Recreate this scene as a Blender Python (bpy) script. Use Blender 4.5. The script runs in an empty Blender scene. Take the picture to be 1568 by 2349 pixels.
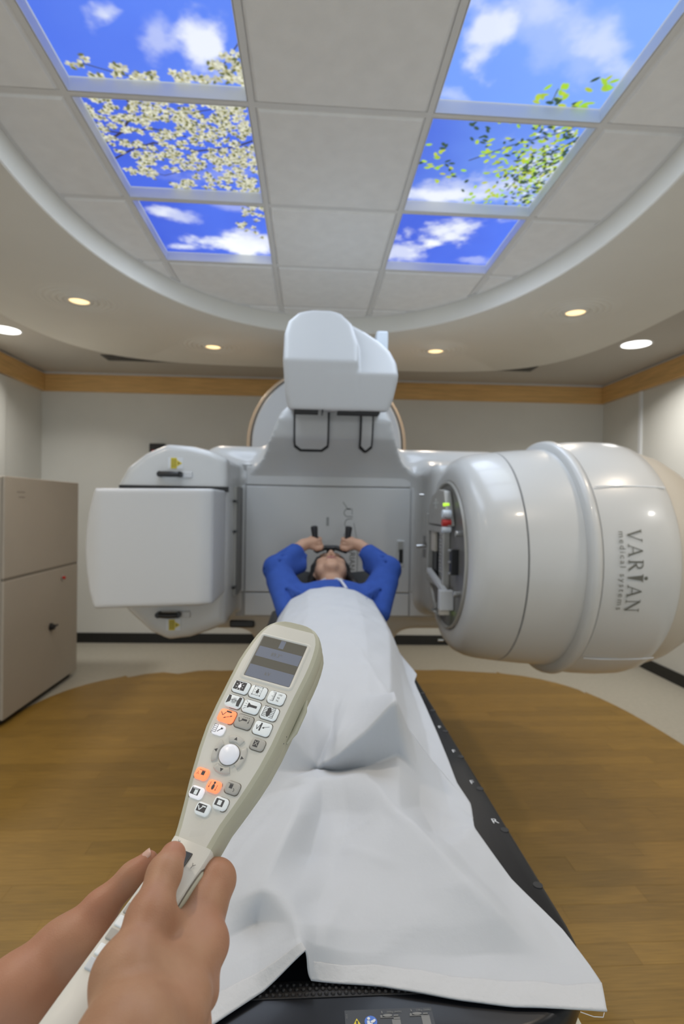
import bpy, bmesh, math, random
import numpy as np
from mathutils import Vector, Matrix
from math import sin, cos, pi, radians
random.seed(7)
RNG = np.random.default_rng(11)
SC = bpy.context.scene
COL = SC.collection

# ------------------------------------------------------------------ camera
cam_d = bpy.data.cameras.new('camera')
cam = bpy.data.objects.new('camera', cam_d); COL.objects.link(cam)
YAW, PIT, ROLL = .06, -.0114, .0165
def cam_axes():
    f = Vector((sin(YAW)*cos(PIT), cos(YAW)*cos(PIT), sin(PIT)))
    r = Vector((cos(YAW), -sin(YAW), 0)); u = r.cross(f)
    return cos(ROLL)*r + sin(ROLL)*u, -sin(ROLL)*r + cos(ROLL)*u, f
cr_, cu_, cf_ = cam_axes()
cam.matrix_world = Matrix(((cr_.x, cu_.x, -cf_.x, 0), (cr_.y, cu_.y, -cf_.y, 0), (cr_.z, cu_.z, -cf_.z, 1.5), (0, 0, 0, 1)))
cam_d.sensor_fit = 'HORIZONTAL'; cam_d.sensor_width = 24.0
cam_d.lens = 1230/1568*24.0
cam_d.clip_start = .02; cam_d.clip_end = 50
cam_d.dof.use_dof = True; cam_d.dof.focus_distance = .47; cam_d.dof.aperture_fstop = 7.1
SC.camera = cam

# ------------------------------------------------------------------ world, lights, exposure
world = bpy.data.worlds.new('world'); SC.world = world
world.use_nodes = True
wb = world.node_tree.nodes['Background']
wb.inputs['Color'].default_value = (.86, .94, 1.0, 1); wb.inputs['Strength'].default_value = .66
SC.view_settings.view_transform = 'Standard'; SC.view_settings.look = 'None'
SC.view_settings.gamma = 1.0; SC.view_settings.use_curve_mapping = False
SC.view_settings.exposure = 0.45

def area_light(name, loc, sx, sy, power, color, shape='RECTANGLE', spread=pi):
    d = bpy.data.lights.new(name, 'AREA'); d.shape = shape; d.size = sx
    if shape in ('RECTANGLE', 'ELLIPSE'): d.size_y = sy
    d.energy = power; d.color = color; d.spread = spread
    o = bpy.data.objects.new(name, d); COL.objects.link(o); o.location = loc
    return o
SKY_W = 3.2
DOWN_W = 3.0
WHITE_W = 10.0
# the light each backlit sky panel throws down into the room
GX = [-1.4372, -.8276, -.218, .3916, 1.0012, 1.6108]
GY = [1.8424 + .6096*i for i in range(-3, 5)]
for cx in (-.5228, .6964):
    for cy in (1.5376, 2.1472, 2.7568):
        area_light('sky_panel_lamp', (cx, cy, 2.838), .55, .55, SKY_W, (.80, .90, 1.0))

# ------------------------------------------------------------------ materials
def mat(name, color, rough=.5, metal=0.0, spec=.5, noise=0.0, nscale=8.0, bump=0.0, bscale=60.0, emit=None, estr=0.0, coat=0.0, sss=0.0, vary=0.0, stretch=None):
    m = bpy.data.materials.new(name); m.use_nodes = True
    nt = m.node_tree; b = nt.nodes['Principled BSDF']
    c = (*color, 1)
    b.inputs['Base Color'].default_value = c
    b.inputs['Roughness'].default_value = rough
    b.inputs['Metallic'].default_value = metal
    b.inputs['Specular IOR Level'].default_value = spec
    if coat: b.inputs['Coat Weight'].default_value = coat; b.inputs['Coat Roughness'].default_value = .08
    if sss:
        b.inputs['Subsurface Weight'].default_value = sss
        b.inputs['Subsurface Radius'].default_value = (.012, .005, .003)
        b.inputs['Subsurface Scale'].default_value = 1.0
    if emit is not None:
        b.inputs['Emission Color'].default_value = (*emit, 1); b.inputs['Emission Strength'].default_value = estr
    tc = None
    def coord():
        nonlocal tc
        if tc is None:
            t = nt.nodes.new('ShaderNodeTexCoord'); tc = t.outputs['Object']
            if stretch:
                mp = nt.nodes.new('ShaderNodeMapping'); mp.inputs['Scale'].default_value = stretch
                nt.links.new(tc, mp.inputs['Vector']); tc = mp.outputs['Vector']
        return tc
    src = None
    if noise:
        n = nt.nodes.new('ShaderNodeTexNoise'); n.inputs['Scale'].default_value = nscale; n.inputs['Detail'].default_value = 5
        nt.links.new(coord(), n.inputs['Vector'])
        mr = nt.nodes.new('ShaderNodeMapRange'); mr.inputs['From Min'].default_value = .3; mr.inputs['From Max'].default_value = .7
        mr.inputs['To Min'].default_value = 1-noise; mr.inputs['To Max'].default_value = 1+noise
        nt.links.new(n.outputs['Fac'], mr.inputs['Value'])
        src = mr.outputs['Result']
    if vary:
        oi = nt.nodes.new('ShaderNodeObjectInfo')
        mr2 = nt.nodes.new('ShaderNodeMapRange'); mr2.inputs['To Min'].default_value = 1-vary; mr2.inputs['To Max'].default_value = 1+vary
        nt.links.new(oi.outputs['Random'], mr2.inputs['Value'])
        if src is None: src = mr2.outputs['Result']
        else:
            mm = nt.nodes.new('ShaderNodeMath'); mm.operation = 'MULTIPLY'
            nt.links.new(src, mm.inputs[0]); nt.links.new(mr2.outputs['Result'], mm.inputs[1]); src = mm.outputs[0]
    if src is not None:
        vm = nt.nodes.new('ShaderNodeVectorMath'); vm.operation = 'SCALE'; vm.inputs[0].default_value = color
        nt.links.new(src, vm.inputs['Scale']); nt.links.new(vm.outputs['Vector'], b.inputs['Base Color'])
    if bump:
        n2 = nt.nodes.new('ShaderNodeTexNoise'); n2.inputs['Scale'].default_value = bscale; n2.inputs['Detail'].default_value = 4
        nt.links.new(coord(), n2.inputs['Vector'])
        bp = nt.nodes.new('ShaderNodeBump'); bp.inputs['Strength'].default_value = bump; bp.inputs['Distance'].default_value = .004
        nt.links.new(n2.outputs['Fac'], bp.inputs['Height']); nt.links.new(bp.outputs['Normal'], b.inputs['Normal'])
    return m

M = {}
M['wall'] = mat('wall_paint', (.68, .68, .64), .75, noise=.03, nscale=2, bump=.05, bscale=200)
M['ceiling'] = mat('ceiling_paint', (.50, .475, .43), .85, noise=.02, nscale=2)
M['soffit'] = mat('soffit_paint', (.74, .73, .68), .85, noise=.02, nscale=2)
M['tile'] = mat('ceiling_tile_board', (.84, .84, .83), .9, noise=.03, nscale=14, bump=.12, bscale=240, vary=.02)
M['tee'] = mat('tee_enamel', (.72, .72, .71), .5)
M['reveal'] = mat('reveal_white', (.78, .80, .82), .6)
M['trimwood'] = mat('trim_oak', (.66, .41, .155), .4, noise=.16, nscale=3.0, stretch=(1.2, 1.2, 22), coat=.2)
M['black_base'] = mat('black_vinyl_base', (.012, .012, .011), .5)
M['vinyl'] = mat('grey_vinyl_floor', (.42, .395, .33), .55, noise=.05, nscale=30)
M['plank'] = mat('bamboo_plank', (.265, .155, .030), .45, noise=.22, nscale=6.0, stretch=(1.2, 34, 1), vary=.11, spec=.4)
M['cabinet'] = mat('cabinet_beige', (.40, .36, .30), .5, noise=.03, nscale=3)
M['cab_seam'] = mat('cabinet_seam', (.19, .17, .14), .6)
M['shell'] = mat('machine_shell', (.54, .545, .535), .30, metal=.0, spec=.5, coat=.25, noise=.015, nscale=4)
M['shell_white'] = mat('machine_white', (.54, .55, .555), .38, spec=.5)
M['shell_silver'] = mat('machine_silver', (.60, .61, .60), .33, metal=.45, spec=.5)
M['gap'] = mat('shadow_gap', (.02, .02, .02), .7)
M['seam'] = mat('panel_seam', (.33, .33, .32), .6)
M['darkgrey'] = mat('collimator_grey', (.19, .185, .175), .42, metal=.4)
M['midgrey'] = mat('machined_grey', (.40, .39, .36), .4, metal=.4)
M['alu'] = mat('brushed_aluminium', (.55, .55, .54), .3, metal=.9)
M['black'] = mat('black_plastic', (.012, .012, .013), .35)
M['rubber'] = mat('black_rubber', (.015, .015, .017), .6, bump=.2, bscale=300)
M['yellow'] = mat('warning_yellow', (.62, .50, .01), .5)
M['red'] = mat('red_plastic', (.45, .02, .015), .4)
M['green_led'] = mat('green_led', (.3, .5, .02), .4, emit=(.45, .8, .05), estr=.8)
M['clear'] = mat('pale_plastic', (.62, .68, .74), .25)
M['text'] = mat('logo_print', (.12, .12, .10), .6)
M['textlight'] = mat('logo_print_light', (.30, .31, .30), .6)
M['bronze_reflect'] = mat('bronze_wood_reflection', (.50, .46, .39), .38, spec=.5)  # tan of the small bronze parts; on the rear dome it paints reflected wood
M['stand_edge'] = mat('stand_edge_warm_lit', (.55, .42, .29), .35)  # warm light on the stand's rim is put into this colour
M['carbon'] = mat('carbon_fibre', (.008, .009, .012), .32, spec=.3, coat=.04)
M['carbon2'] = mat('carbon_matt', (.03, .031, .033), .45)
M['couch_base'] = mat('couch_base_beige', (.62, .62, .54), .4)
M['sheet'] = mat('white_cotton', (.505, .53, .565), .9, spec=.2, noise=.012, nscale=9, bump=.10, bscale=90)
M['hem'] = mat('cotton_hem', (.535, .55, .57), .9, spec=.2, bump=.25, bscale=140)
M['gown'] = mat('blue_gown_cotton', (.036, .088, .355), .85, spec=.2, noise=.08, nscale=25, bump=.3, bscale=120)
M['gown_dark'] = mat('gown_inside', (.012, .03, .16), .9)
M['skin'] = mat('skin_patient', (.50, .30, .20), .5, noise=.08, nscale=20, sss=.08)
M['lips'] = mat('lips', (.36, .15, .13), .5)
M['hair'] = mat('dark_hair', (.012, .009, .008), .5, bump=.5, bscale=160)
M['tie'] = mat('white_tie', (.65, .67, .72), .8)
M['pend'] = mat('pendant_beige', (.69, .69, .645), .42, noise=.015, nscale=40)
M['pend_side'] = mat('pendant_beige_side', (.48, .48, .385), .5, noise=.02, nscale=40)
M['bezel'] = mat('pendant_bezel', (.69, .69, .645), .4)
M['btn_white'] = mat('backlit_white', (.75, .79, .80), .35, emit=(.80, .92, 1.0), estr=.12)
M['btn_bright'] = mat('backlit_bright', (.8, .8, .84), .35, emit=(.9, .92, 1.0), estr=.24)
M['btn_grey'] = mat('unlit_grey', (.47, .465, .435), .45)
M['btn_pale'] = mat('arrow_key_grey', (.56, .555, .52), .45)
M['btn_orange'] = mat('backlit_orange', (.85, .25, .12), .4, emit=(1.0, .21, .08), estr=.75)
M['ink'] = mat('icon_ink', (.075, .075, .08), .6)
M['dome'] = mat('trackball_white', (.80, .82, .88), .3, emit=(.85, .9, 1.0), estr=.12)
M['screen'] = mat('screen_glass', (.11, .105, .09), .18, emit=(.2, .19, .16), estr=.12)
M['screen_blue'] = mat('screen_blue', (.15, .165, .205), .2, emit=(.25, .28, .36), estr=.16)
M['nail'] = mat('fingernail', (.62, .40, .33), .28)
M['pink'] = mat('pink_band', (.50, .10, .18), .7)
M['white'] = mat('white_print', (.62, .64, .66), .5)
M['labelblue'] = mat('label_blue', (.06, .16, .55), .5)
M['labelgrey'] = mat('label_grey', (.17, .17, .16), .5)
M['warm_lamp'] = mat('warm_lamp_glow', (1, .8, .5), .5, emit=(1.0, .70, .34), estr=1.2)
M['white_lamp'] = mat('white_lamp_glow', (1, 1, 1), .5, emit=(1.0, .99, .96), estr=2.2)

def skin_material(name, base, deep):
    m = bpy.data.materials.new(name); m.use_nodes = True
    nt = m.node_tree; b = nt.nodes['Principled BSDF']
    t = nt.nodes.new('ShaderNodeTexCoord')
    n = nt.nodes.new('ShaderNodeTexNoise'); n.inputs['Scale'].default_value = 38; n.inputs['Detail'].default_value = 5
    nt.links.new(t.outputs['Object'], n.inputs['Vector'])
    r = nt.nodes.new('ShaderNodeValToRGB')
    r.color_ramp.elements[0].position = .35; r.color_ramp.elements[0].color = (*deep, 1)
    r.color_ramp.elements[1].position = .65; r.color_ramp.elements[1].color = (*base, 1)
    nt.links.new(n.outputs['Fac'], r.inputs['Fac'])
    va = nt.nodes.new('ShaderNodeVertexColor'); va.layer_name = 'Red'
    mx = nt.nodes.new('ShaderNodeMix'); mx.data_type = 'RGBA'
    nt.links.new(va.outputs['Color'], mx.inputs['Factor']); nt.links.new(r.outputs['Color'], mx.inputs['A']); mx.inputs['B'].default_value = (.42, .15, .10, 1)
    nt.links.new(mx.outputs['Result'], b.inputs['Base Color'])
    b.inputs['Roughness'].default_value = .5; b.inputs['Specular IOR Level'].default_value = .35
    b.inputs['Subsurface Weight'].default_value = .12
    b.inputs['Subsurface Radius'].default_value = (.008, .003, .002)
    b.inputs['Subsurface Scale'].default_value = 1.0
    n2 = nt.nodes.new('ShaderNodeTexNoise'); n2.inputs['Scale'].default_value = 420; n2.inputs['Detail'].default_value = 3
    nt.links.new(t.outputs['Object'], n2.inputs['Vector'])
    n3 = nt.nodes.new('ShaderNodeTexVoronoi'); n3.inputs['Scale'].default_value = 900
    nt.links.new(t.outputs['Object'], n3.inputs['Vector'])
    ad = nt.nodes.new('ShaderNodeMath'); ad.operation = 'ADD'
    nt.links.new(n2.outputs['Fac'], ad.inputs[0]); nt.links.new(n3.outputs['Distance'], ad.inputs[1])
    bp = nt.nodes.new('ShaderNodeBump'); bp.inputs['Strength'].default_value = .14; bp.inputs['Distance'].default_value = .0006
    nt.links.new(ad.outputs[0], bp.inputs['Height']); nt.links.new(bp.outputs['Normal'], b.inputs['Normal'])
    return m
M['hand'] = skin_material('skin_hands', (.43, .25, .150), (.37, .20, .116))

def picture_material(name, strength):
    m = bpy.data.materials.new(name); m.use_nodes = True
    nt = m.node_tree; b = nt.nodes['Principled BSDF']
    a = nt.nodes.new('ShaderNodeVertexColor'); a.layer_name = 'Col'
    b.inputs['Base Color'].default_value = (.02, .02, .02, 1); b.inputs['Roughness'].default_value = .5
    nt.links.new(a.outputs['Color'], b.inputs['Emission Color']); b.inputs['Emission Strength'].default_value = strength
    return m
M['sky'] = picture_material('backlit_sky_print', .76)

# ------------------------------------------------------------------ mesh helpers
def link(name, me, m, parent=None, smooth=None):
    o = bpy.data.objects.new(name, me); COL.objects.link(o)
    if m is not None and not me.materials: me.materials.append(M[m] if isinstance(m, str) else m)
    if parent is not None: o.parent = parent
    if smooth is not None: shade(me, smooth)
    return o
def shade(me, ang):
    me.polygons.foreach_set('use_smooth', [True]*len(me.polygons))
    if ang < 180: me.set_sharp_from_angle(angle=radians(ang))
def bevel(o, w, seg=2, ang=40):
    md = o.modifiers.new('bevel', 'BEVEL'); md.width = w; md.segments = seg; md.limit_method = 'ANGLE'; md.angle_limit = radians(ang)
    md.harden_normals = False
    return o
class MB:
    def __init__(s): s.v = []; s.f = []
    def add(s, vs, fs):
        n = len(s.v); s.v += [tuple(p) for p in vs]; s.f += [tuple(i+n for i in q) for q in fs]; return s
    def box(s, x0, x1, y0, y1, z0, z1):
        return s.add([(x0,y0,z0),(x1,y0,z0),(x1,y1,z0),(x0,y1,z0),(x0,y0,z1),(x1,y0,z1),(x1,y1,z1),(x0,y1,z1)],
                     [(0,3,2,1),(4,5,6,7),(0,1,5,4),(1,2,6,5),(2,3,7,6),(3,0,4,7)])
    def prism(s, poly, fn0, fn1):
        # poly 2-D counter-clockwise; fn0/fn1 map (a,b) to 3-D for the two ends
        n = len(poly)
        vs = [fn0(a, b) for a, b in poly] + [fn1(a, b) for a, b in poly]
        return s.add(vs, [tuple(range(n-1, -1, -1)), tuple(range(n, 2*n))] + [(i, (i+1) % n, n+(i+1) % n, n+i) for i in range(n)])
    def loft(s, rings, cap=True, closed=True):
        n = len(rings[0]); vs = [p for r in rings for p in r]; fs = []
        for k in range(len(rings)-1):
            for i in range(n if closed else n-1):
                j = (i+1) % n; fs.append((k*n+i, k*n+j, (k+1)*n+j, (k+1)*n+i))
        if cap: fs += [tuple(range(n-1, -1, -1)), tuple(range((len(rings)-1)*n, len(rings)*n))]
        return s.add(vs, fs)
    def lathe(s, prof, origin, ax, n=48, cap=False):
        ax = Vector(ax).normalized(); t = Vector((0,0,1)) if abs(ax.z) < .9 else Vector((1,0,0))
        e1 = t.cross(ax).normalized(); e2 = ax.cross(e1); o = Vector(origin)
        rings = [[o + ax*h + (e1*cos(2*pi*i/n) + e2*sin(2*pi*i/n))*r for i in range(n)] for h, r in prof]
        return s.loft(rings, cap=cap)
    def tube(s, pts, r, n=10, cap=True):
        pts = [Vector(p) for p in pts]; rs = r if isinstance(r, (list, tuple)) else [r]*len(pts); rings = []
        for i, p in enumerate(pts):
            d = (pts[min(i+1, len(pts)-1)] - pts[max(i-1, 0)]).normalized()
            t = Vector((0,0,1)) if abs(d.z) < .9 else Vector((1,0,0))
            e1 = t.cross(d).normalized(); e2 = d.cross(e1)
            rings.append([p + (e1*cos(2*pi*k/n) + e2*sin(2*pi*k/n))*rs[i] for k in range(n)])
        return s.loft(rings, cap=cap)
    def mesh(s, name):
        me = bpy.data.meshes.new(name); me.from_pydata(s.v, [], s.f); me.update()
        bm = bmesh.new(); bm.from_mesh(me); bmesh.ops.recalc_face_normals(bm, faces=bm.faces); bm.to_mesh(me); bm.free()
        return me
    def obj(s, name, m, parent=None, smooth=None): return link(name, s.mesh(name), m, parent, smooth)
def tag(o, label=None, cat=None, group=None, kind=None):
    if label: o['label'] = label
    if cat: o['category'] = cat
    if group: o['group'] = group
    if kind: o['kind'] = kind
    return o
def thing(name, loc, label, cat, group=None, mtx=None):
    o = bpy.data.objects.new(name, None); COL.objects.link(o); o.empty_display_size = .05
    if mtx is not None: o.matrix_world = mtx
    else: o.location = loc
    return tag(o, label, cat, group)
def rel(o, me_obj):  # keep world coordinates of a mesh built in world space under an empty
    me_obj.parent = o; me_obj.matrix_parent_inverse = o.matrix_basis.inverted()
    return me_obj
def superell(t, cx, cy, a, b, n):
    c, s_ = cos(t), sin(t)
    return cx + a*math.copysign(abs(c)**(2/n), c), cy + b*math.copysign(abs(s_)**(2/n), s_)
def text_mesh(txt, size, align='CENTER', spacing=1.0):
    cu = bpy.data.curves.new('txt', 'FONT'); cu.body = txt; cu.size = size; cu.align_x = align; cu.align_y = 'CENTER'; cu.space_character = spacing
    cu.resolution_u = 3
    o = bpy.data.objects.new('txt', cu); COL.objects.link(o)
    bpy.context.view_layer.update()
    me = bpy.data.meshes.new_from_object(o.evaluated_get(bpy.context.evaluated_depsgraph_get()))
    vs = [tuple(v.co) for v in me.vertices]; fs = [tuple(p.vertices) for p in me.polygons]
    bpy.data.objects.remove(o); bpy.data.curves.remove(cu); bpy.data.meshes.remove(me)
    return vs, fs

# ------------------------------------------------------------------ signed-distance modelling (one continuous surface per body)
class SDF:
    def __init__(s, lo, hi, h):
        s.lo = np.array(lo, np.float32); s.h = np.float32(h)
        s.n = tuple(int(math.ceil((hi[i]-lo[i])/h))+1 for i in range(3))
        s.d = np.full(s.n, 1e3, np.float32)
        s.ax = [s.lo[i] + s.h*np.arange(s.n[i], dtype=np.float32) for i in range(3)]
    def win(s, lo, hi):
        sl = []
        for i in range(3):
            a = max(0, int((lo[i]-s.lo[i])/s.h)); b = min(s.n[i], int((hi[i]-s.lo[i])/s.h)+2)
            if b <= a: return None
            sl.append(slice(a, b))
        return tuple(sl)
    def grid(s, sl):
        return (s.ax[0][sl[0]][:, None, None], s.ax[1][sl[1]][None, :, None], s.ax[2][sl[2]][None, None, :])
    def put(s, sl, v, k, op='add'):
        d = s.d[sl]
        if op == 'sub': v = -v
        if k > 0:
            if op == 'add':
                hh = np.clip(.5 + .5*(d-v)/k, 0, 1); s.d[sl] = d*(1-hh) + v*hh - k*hh*(1-hh)
            else:
                hh = np.clip(.5 - .5*(d-v)/k, 0, 1); s.d[sl] = d*(1-hh) + v*hh + k*hh*(1-hh)
        else:
            s.d[sl] = np.minimum(d, v) if op == 'add' else np.maximum(d, v)
        return s
    def cone(s, a, b, ra, rb, k=.004, op='add', flat=None):
        a = np.array(a, np.float32); b = np.array(b, np.float32); m = max(ra, rb) + 3*k + 3*s.h + .012
        sl = s.win(np.minimum(a, b)-m, np.maximum(a, b)+m)
        if sl is None: return s
        X, Y, Z = s.grid(sl); d = b-a; L = max(float(d@d), 1e-12)
        t = np.clip(((X-a[0])*d[0] + (Y-a[1])*d[1] + (Z-a[2])*d[2])/L, 0, 1)
        q = np.sqrt((X-a[0]-t*d[0])**2 + (Y-a[1]-t*d[1])**2 + (Z-a[2]-t*d[2])**2) - (ra + (rb-ra)*t)
        return s.put(sl, q, k, op)
    def chain(s, pts, rs, k=.004):
        for i in range(len(pts)-1): s.cone(pts[i], pts[i+1], rs[i], rs[i+1], k)
        return s
    def ell(s, c, r, k=.004, op='add', R=None):
        c = np.array(c, np.float32); r = np.array(r, np.float32); m = float(r.max()) + 3*k + 3*s.h + .012
        sl = s.win(c-m, c+m)
        if sl is None: return s
        X, Y, Z = s.grid(sl); X = X-c[0]; Y = Y-c[1]; Z = Z-c[2]
        if R is not None:
            R = np.array(R, np.float32)  # rows: local axes
            X, Y, Z = (R[0,0]*X+R[0,1]*Y+R[0,2]*Z, R[1,0]*X+R[1,1]*Y+R[1,2]*Z, R[2,0]*X+R[2,1]*Y+R[2,2]*Z)
        k0 = np.sqrt((X/r[0])**2 + (Y/r[1])**2 + (Z/r[2])**2); k1 = np.sqrt((X/r[0]**2)**2 + (Y/r[1]**2)**2 + (Z/r[2]**2)**2)
        return s.put(sl, k0*(k0-1)/np.maximum(k1, 1e-6), k, op)
    def box(s, lo, hi, r, k=.01, op='add'):
        lo = np.array(lo, np.float32); hi = np.array(hi, np.float32); c = (lo+hi)/2; e = (hi-lo)/2 - r; m = 3*k+4*s.h+.02
        sl = s.win(lo-m, hi+m)
        if sl is None: return s
        X, Y, Z = s.grid(sl); qx = np.abs(X-c[0])-e[0]; qy = np.abs(Y-c[1])-e[1]; qz = np.abs(Z-c[2])-e[2]
        q = np.sqrt(np.maximum(qx, 0)**2 + np.maximum(qy, 0)**2 + np.maximum(qz, 0)**2) + np.minimum(np.maximum(qx, np.maximum(qy, qz)), 0) - r
        return s.put(sl, q, k, op)
    def field(s, fn, k=.01, op='add', lo=None, hi=None):
        sl = s.win(lo, hi) if lo is not None else (slice(0, s.n[0]), slice(0, s.n[1]), slice(0, s.n[2]))
        X, Y, Z = s.grid(sl)
        return s.put(sl, np.broadcast_to(fn(X, Y, Z), s.d[sl].shape).astype(np.float32), k, op)
    def mesh(s, name):
        d = s.d; ins = d < 0; nx, ny, nz = s.n
        c = np.zeros((nx-1, ny-1, nz-1), np.int8)
        for i in (0, 1):
            for j in (0, 1):
                for k in (0, 1): c += ins[i:nx-1+i, j:ny-1+j, k:nz-1+k]
        act = np.argwhere((c > 0) & (c < 8)); idx = np.full((nx-1, ny-1, nz-1), -1, np.int32)
        idx[act[:, 0], act[:, 1], act[:, 2]] = np.arange(len(act))
        P = np.zeros((len(act), 3)); W = np.zeros(len(act))
        cor = [(i, j, k) for i in (0, 1) for j in (0, 1) for k in (0, 1)]
        for a in cor:
            for ax in range(3):
                if a[ax]: continue
                b = list(a); b[ax] = 1
                va = d[act[:, 0]+a[0], act[:, 1]+a[1], act[:, 2]+a[2]]; vb = d[act[:, 0]+b[0], act[:, 1]+b[1], act[:, 2]+b[2]]
                mk = (va < 0) != (vb < 0); t = np.where(mk, va/np.where(mk, va-vb, 1), 0)
                p = np.zeros((len(act), 3)); p += np.array(a); p[:, ax] += t
                P += p*mk[:, None]; W += mk
        V = s.lo + (act + P/W[:, None])*s.h
        F = []
        for ax in range(3):
            o1, o2 = (ax+1) % 3, (ax+2) % 3
            A = [slice(None)]*3; Bs = [slice(None)]*3; A[ax] = slice(0, s.n[ax]-1); Bs[ax] = slice(1, s.n[ax])
            for o in (o1, o2): A[o] = Bs[o] = slice(1, s.n[o]-1)
            ia, ib = ins[tuple(A)], ins[tuple(Bs)]
            e = np.argwhere(ia != ib)
            if not len(e): continue
            fl = ia[e[:, 0], e[:, 1], e[:, 2]]
            off = np.zeros(3, int); off[o1] = 1; off[o2] = 1; e = e + off
            q = []
            for da, db in ((-1, -1), (0, -1), (0, 0), (-1, 0)):
                g = e.copy(); g[:, o1] += da; g[:, o2] += db; q.append(idx[g[:, 0], g[:, 1], g[:, 2]])
            q = np.stack(q, 1); q[~fl] = q[~fl][:, ::-1]; F.append(q)
        F = np.concatenate(F); me = bpy.data.meshes.new(name)
        me.vertices.add(len(V)); me.vertices.foreach_set('co', V.astype(np.float32).ravel())
        me.loops.add(F.size); me.loops.foreach_set('vertex_index', F.astype(np.int32).ravel())
        me.polygons.add(len(F)); me.polygons.foreach_set('loop_start', np.arange(0, F.size, 4, dtype=np.int32))
        me.update(calc_edges=True); me.validate()
        me.polygons.foreach_set('use_smooth', [True]*len(me.polygons))
        return me

# ================================================================== THE ROOM
XL, XR, YB0, YB1, YF = -2.84, 3.2, 5.86, 5.72, -1.6
def backy(x): return YB0 + (YB1-YB0)*(x-XL)/(XR-XL)
FLOOR = tag(MB().add([(XL-.2, YF, 0), (XR+.2, YF, 0), (XR+.2, 6.1, 0), (XL-.2, 6.1, 0), (XL-.2, YF, -.1), (XR+.2, YF, -.1), (XR+.2, 6.1, -.1), (XL-.2, 6.1, -.1)],
    [(0,1,2,3), (7,6,5,4), (0,4,5,1), (1,5,6,2), (2,6,7,3), (3,7,4,0)]).obj('floor', 'vinyl'), kind='structure')
# oval of wood-look planks laid into the grey vinyl
FA, FB, FCX, FCY, FN = 2.25, 2.32, .17, 2.56, 4.5
def oval_half(y):
    q = abs((y-FCY)/FB)
    return FA*(1-q**FN)**(1/FN) if q < 1 else 0.0
ROWH = .0905
y = FCY-FB; row = 0
while y < FCY+FB-.01:
    y0, y1 = y+.0004, min(y+ROWH-.0004, FCY+FB-.002)
    h0, h1 = oval_half(y0), oval_half(y1)
    off = [0, .37, .74, .21, .58][row % 5]
    x = FCX-FA-.95+off*.95
    while x < FCX+FA:
        xa, xb = x+.0004, x+.95-.0004
        p = []
        bot = (max(xa, FCX-h0), min(xb, FCX+h0)); top = (max(xa, FCX-h1), min(xb, FCX+h1))
        if bot[1]-bot[0] > .01 and top[1]-top[0] > .01:
            p = [(bot[0], y0), (bot[1], y0), (top[1], y1), (top[0], y1)]
        elif bot[1]-bot[0] > .01:
            ym = y0+(y1-y0)*.55; p = [(bot[0], y0), (bot[1], y0), ((bot[0]+bot[1])/2, ym)]
        elif top[1]-top[0] > .01:
            ym = y1-(y1-y0)*.55; p = [((top[0]+top[1])/2, ym), (top[1], y1), (top[0], y1)]
        if p:
            z = .0022 + .0006*random.random()
            MB().prism(p, lambda a, b: (a, b, -.001), lambda a, b: (a, b, z)).obj('plank', 'plank', FLOOR)
        x += .95
    y += ROWH; row += 1

wb_ = MB()
wb_.add([(XL, YB0, 0), (XR, YB1, 0), (XR, YB1+.2, 0), (XL, YB0+.2, 0), (XL, YB0, 3.0), (XR, YB1, 3.0), (XR, YB1+.2, 3.0), (XL, YB0+.2, 3.0)],
        [(0,1,5,4), (1,2,6,5), (2,3,7,6), (3,0,4,7), (4,5,6,7), (3,2,1,0)])
WALLB = tag(wb_.obj('wall_back', 'wall'), kind='structure')
WALLL = tag(MB().box(XL-.2, XL, YF, YB0+.2, 0, 3.0).obj('wall_left', 'wall'), kind='structure')
WALLR = tag(MB().box(XR, XR+.2, YF, YB0+.2, 0, 3.0).obj('wall_right', 'wall'), kind='structure')
# shallow nearer cladding of the left wall and the pale joint strip of the right wall
MB().box(XL, XL+.03, YF, 5.13, .1, 2.64).obj('cladding_panel', 'wall', WALLL)
MB().box(XR-.018, XR, 5.02, 5.06, .1, 2.69).obj('joint_strip', 'reveal', WALLR)
def band(x0, x1, z0, z1, t):
    return MB().add([(x0, backy(x0)-t, z0), (x1, backy(x1)-t, z0), (x1, backy(x1), z0), (x0, backy(x0), z0), (x0, backy(x0)-t, z1), (x1, backy(x1)-t, z1), (x1, backy(x1), z1), (x0, backy(x0), z1)],
        [(0,3,2,1), (4,5,6,7), (0,1,5,4), (1,2,6,5), (2,3,7,6), (3,0,4,7)])
TZ0, TZ1 = 2.66, 2.84
for k, (nm, ob) in enumerate((('trim_1', band(XL, XR, TZ0, TZ1, .035)), ('trim_2', MB().box(XL, XL+.045, YF, YB0-.04, TZ0, TZ1)), ('trim_3', MB().box(XR-.04, XR, YF, YB1-.04, TZ0, TZ1)))):
    bevel(tag(ob.obj(nm, 'trimwood'), kind='structure'), .004)
for nm, ob in (('trim_4', band(XL, XR, TZ1, 2.862, .02)), ('trim_5', MB().box(XL, XL+.02, YF, YB0-.02, TZ1, 2.862)), ('trim_6', MB().box(XR-.02, XR, YF, YB1-.02, TZ1, 2.862))):
    tag(ob.obj(nm, 'tee'), kind='structure')
tag(band(XL, XR, 0, .105, .012).obj('baseboard_back', 'black_base'), kind='structure')
tag(MB().box(XL, XL+.042, YF, YB0-.012, 0, .105).obj('baseboard_left', 'black_base'), kind='structure')
tag(MB().box(XR-.012, XR, YF, YB1-.012, 0, .105).obj('baseboard_right', 'black_base'), kind='structure')

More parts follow.
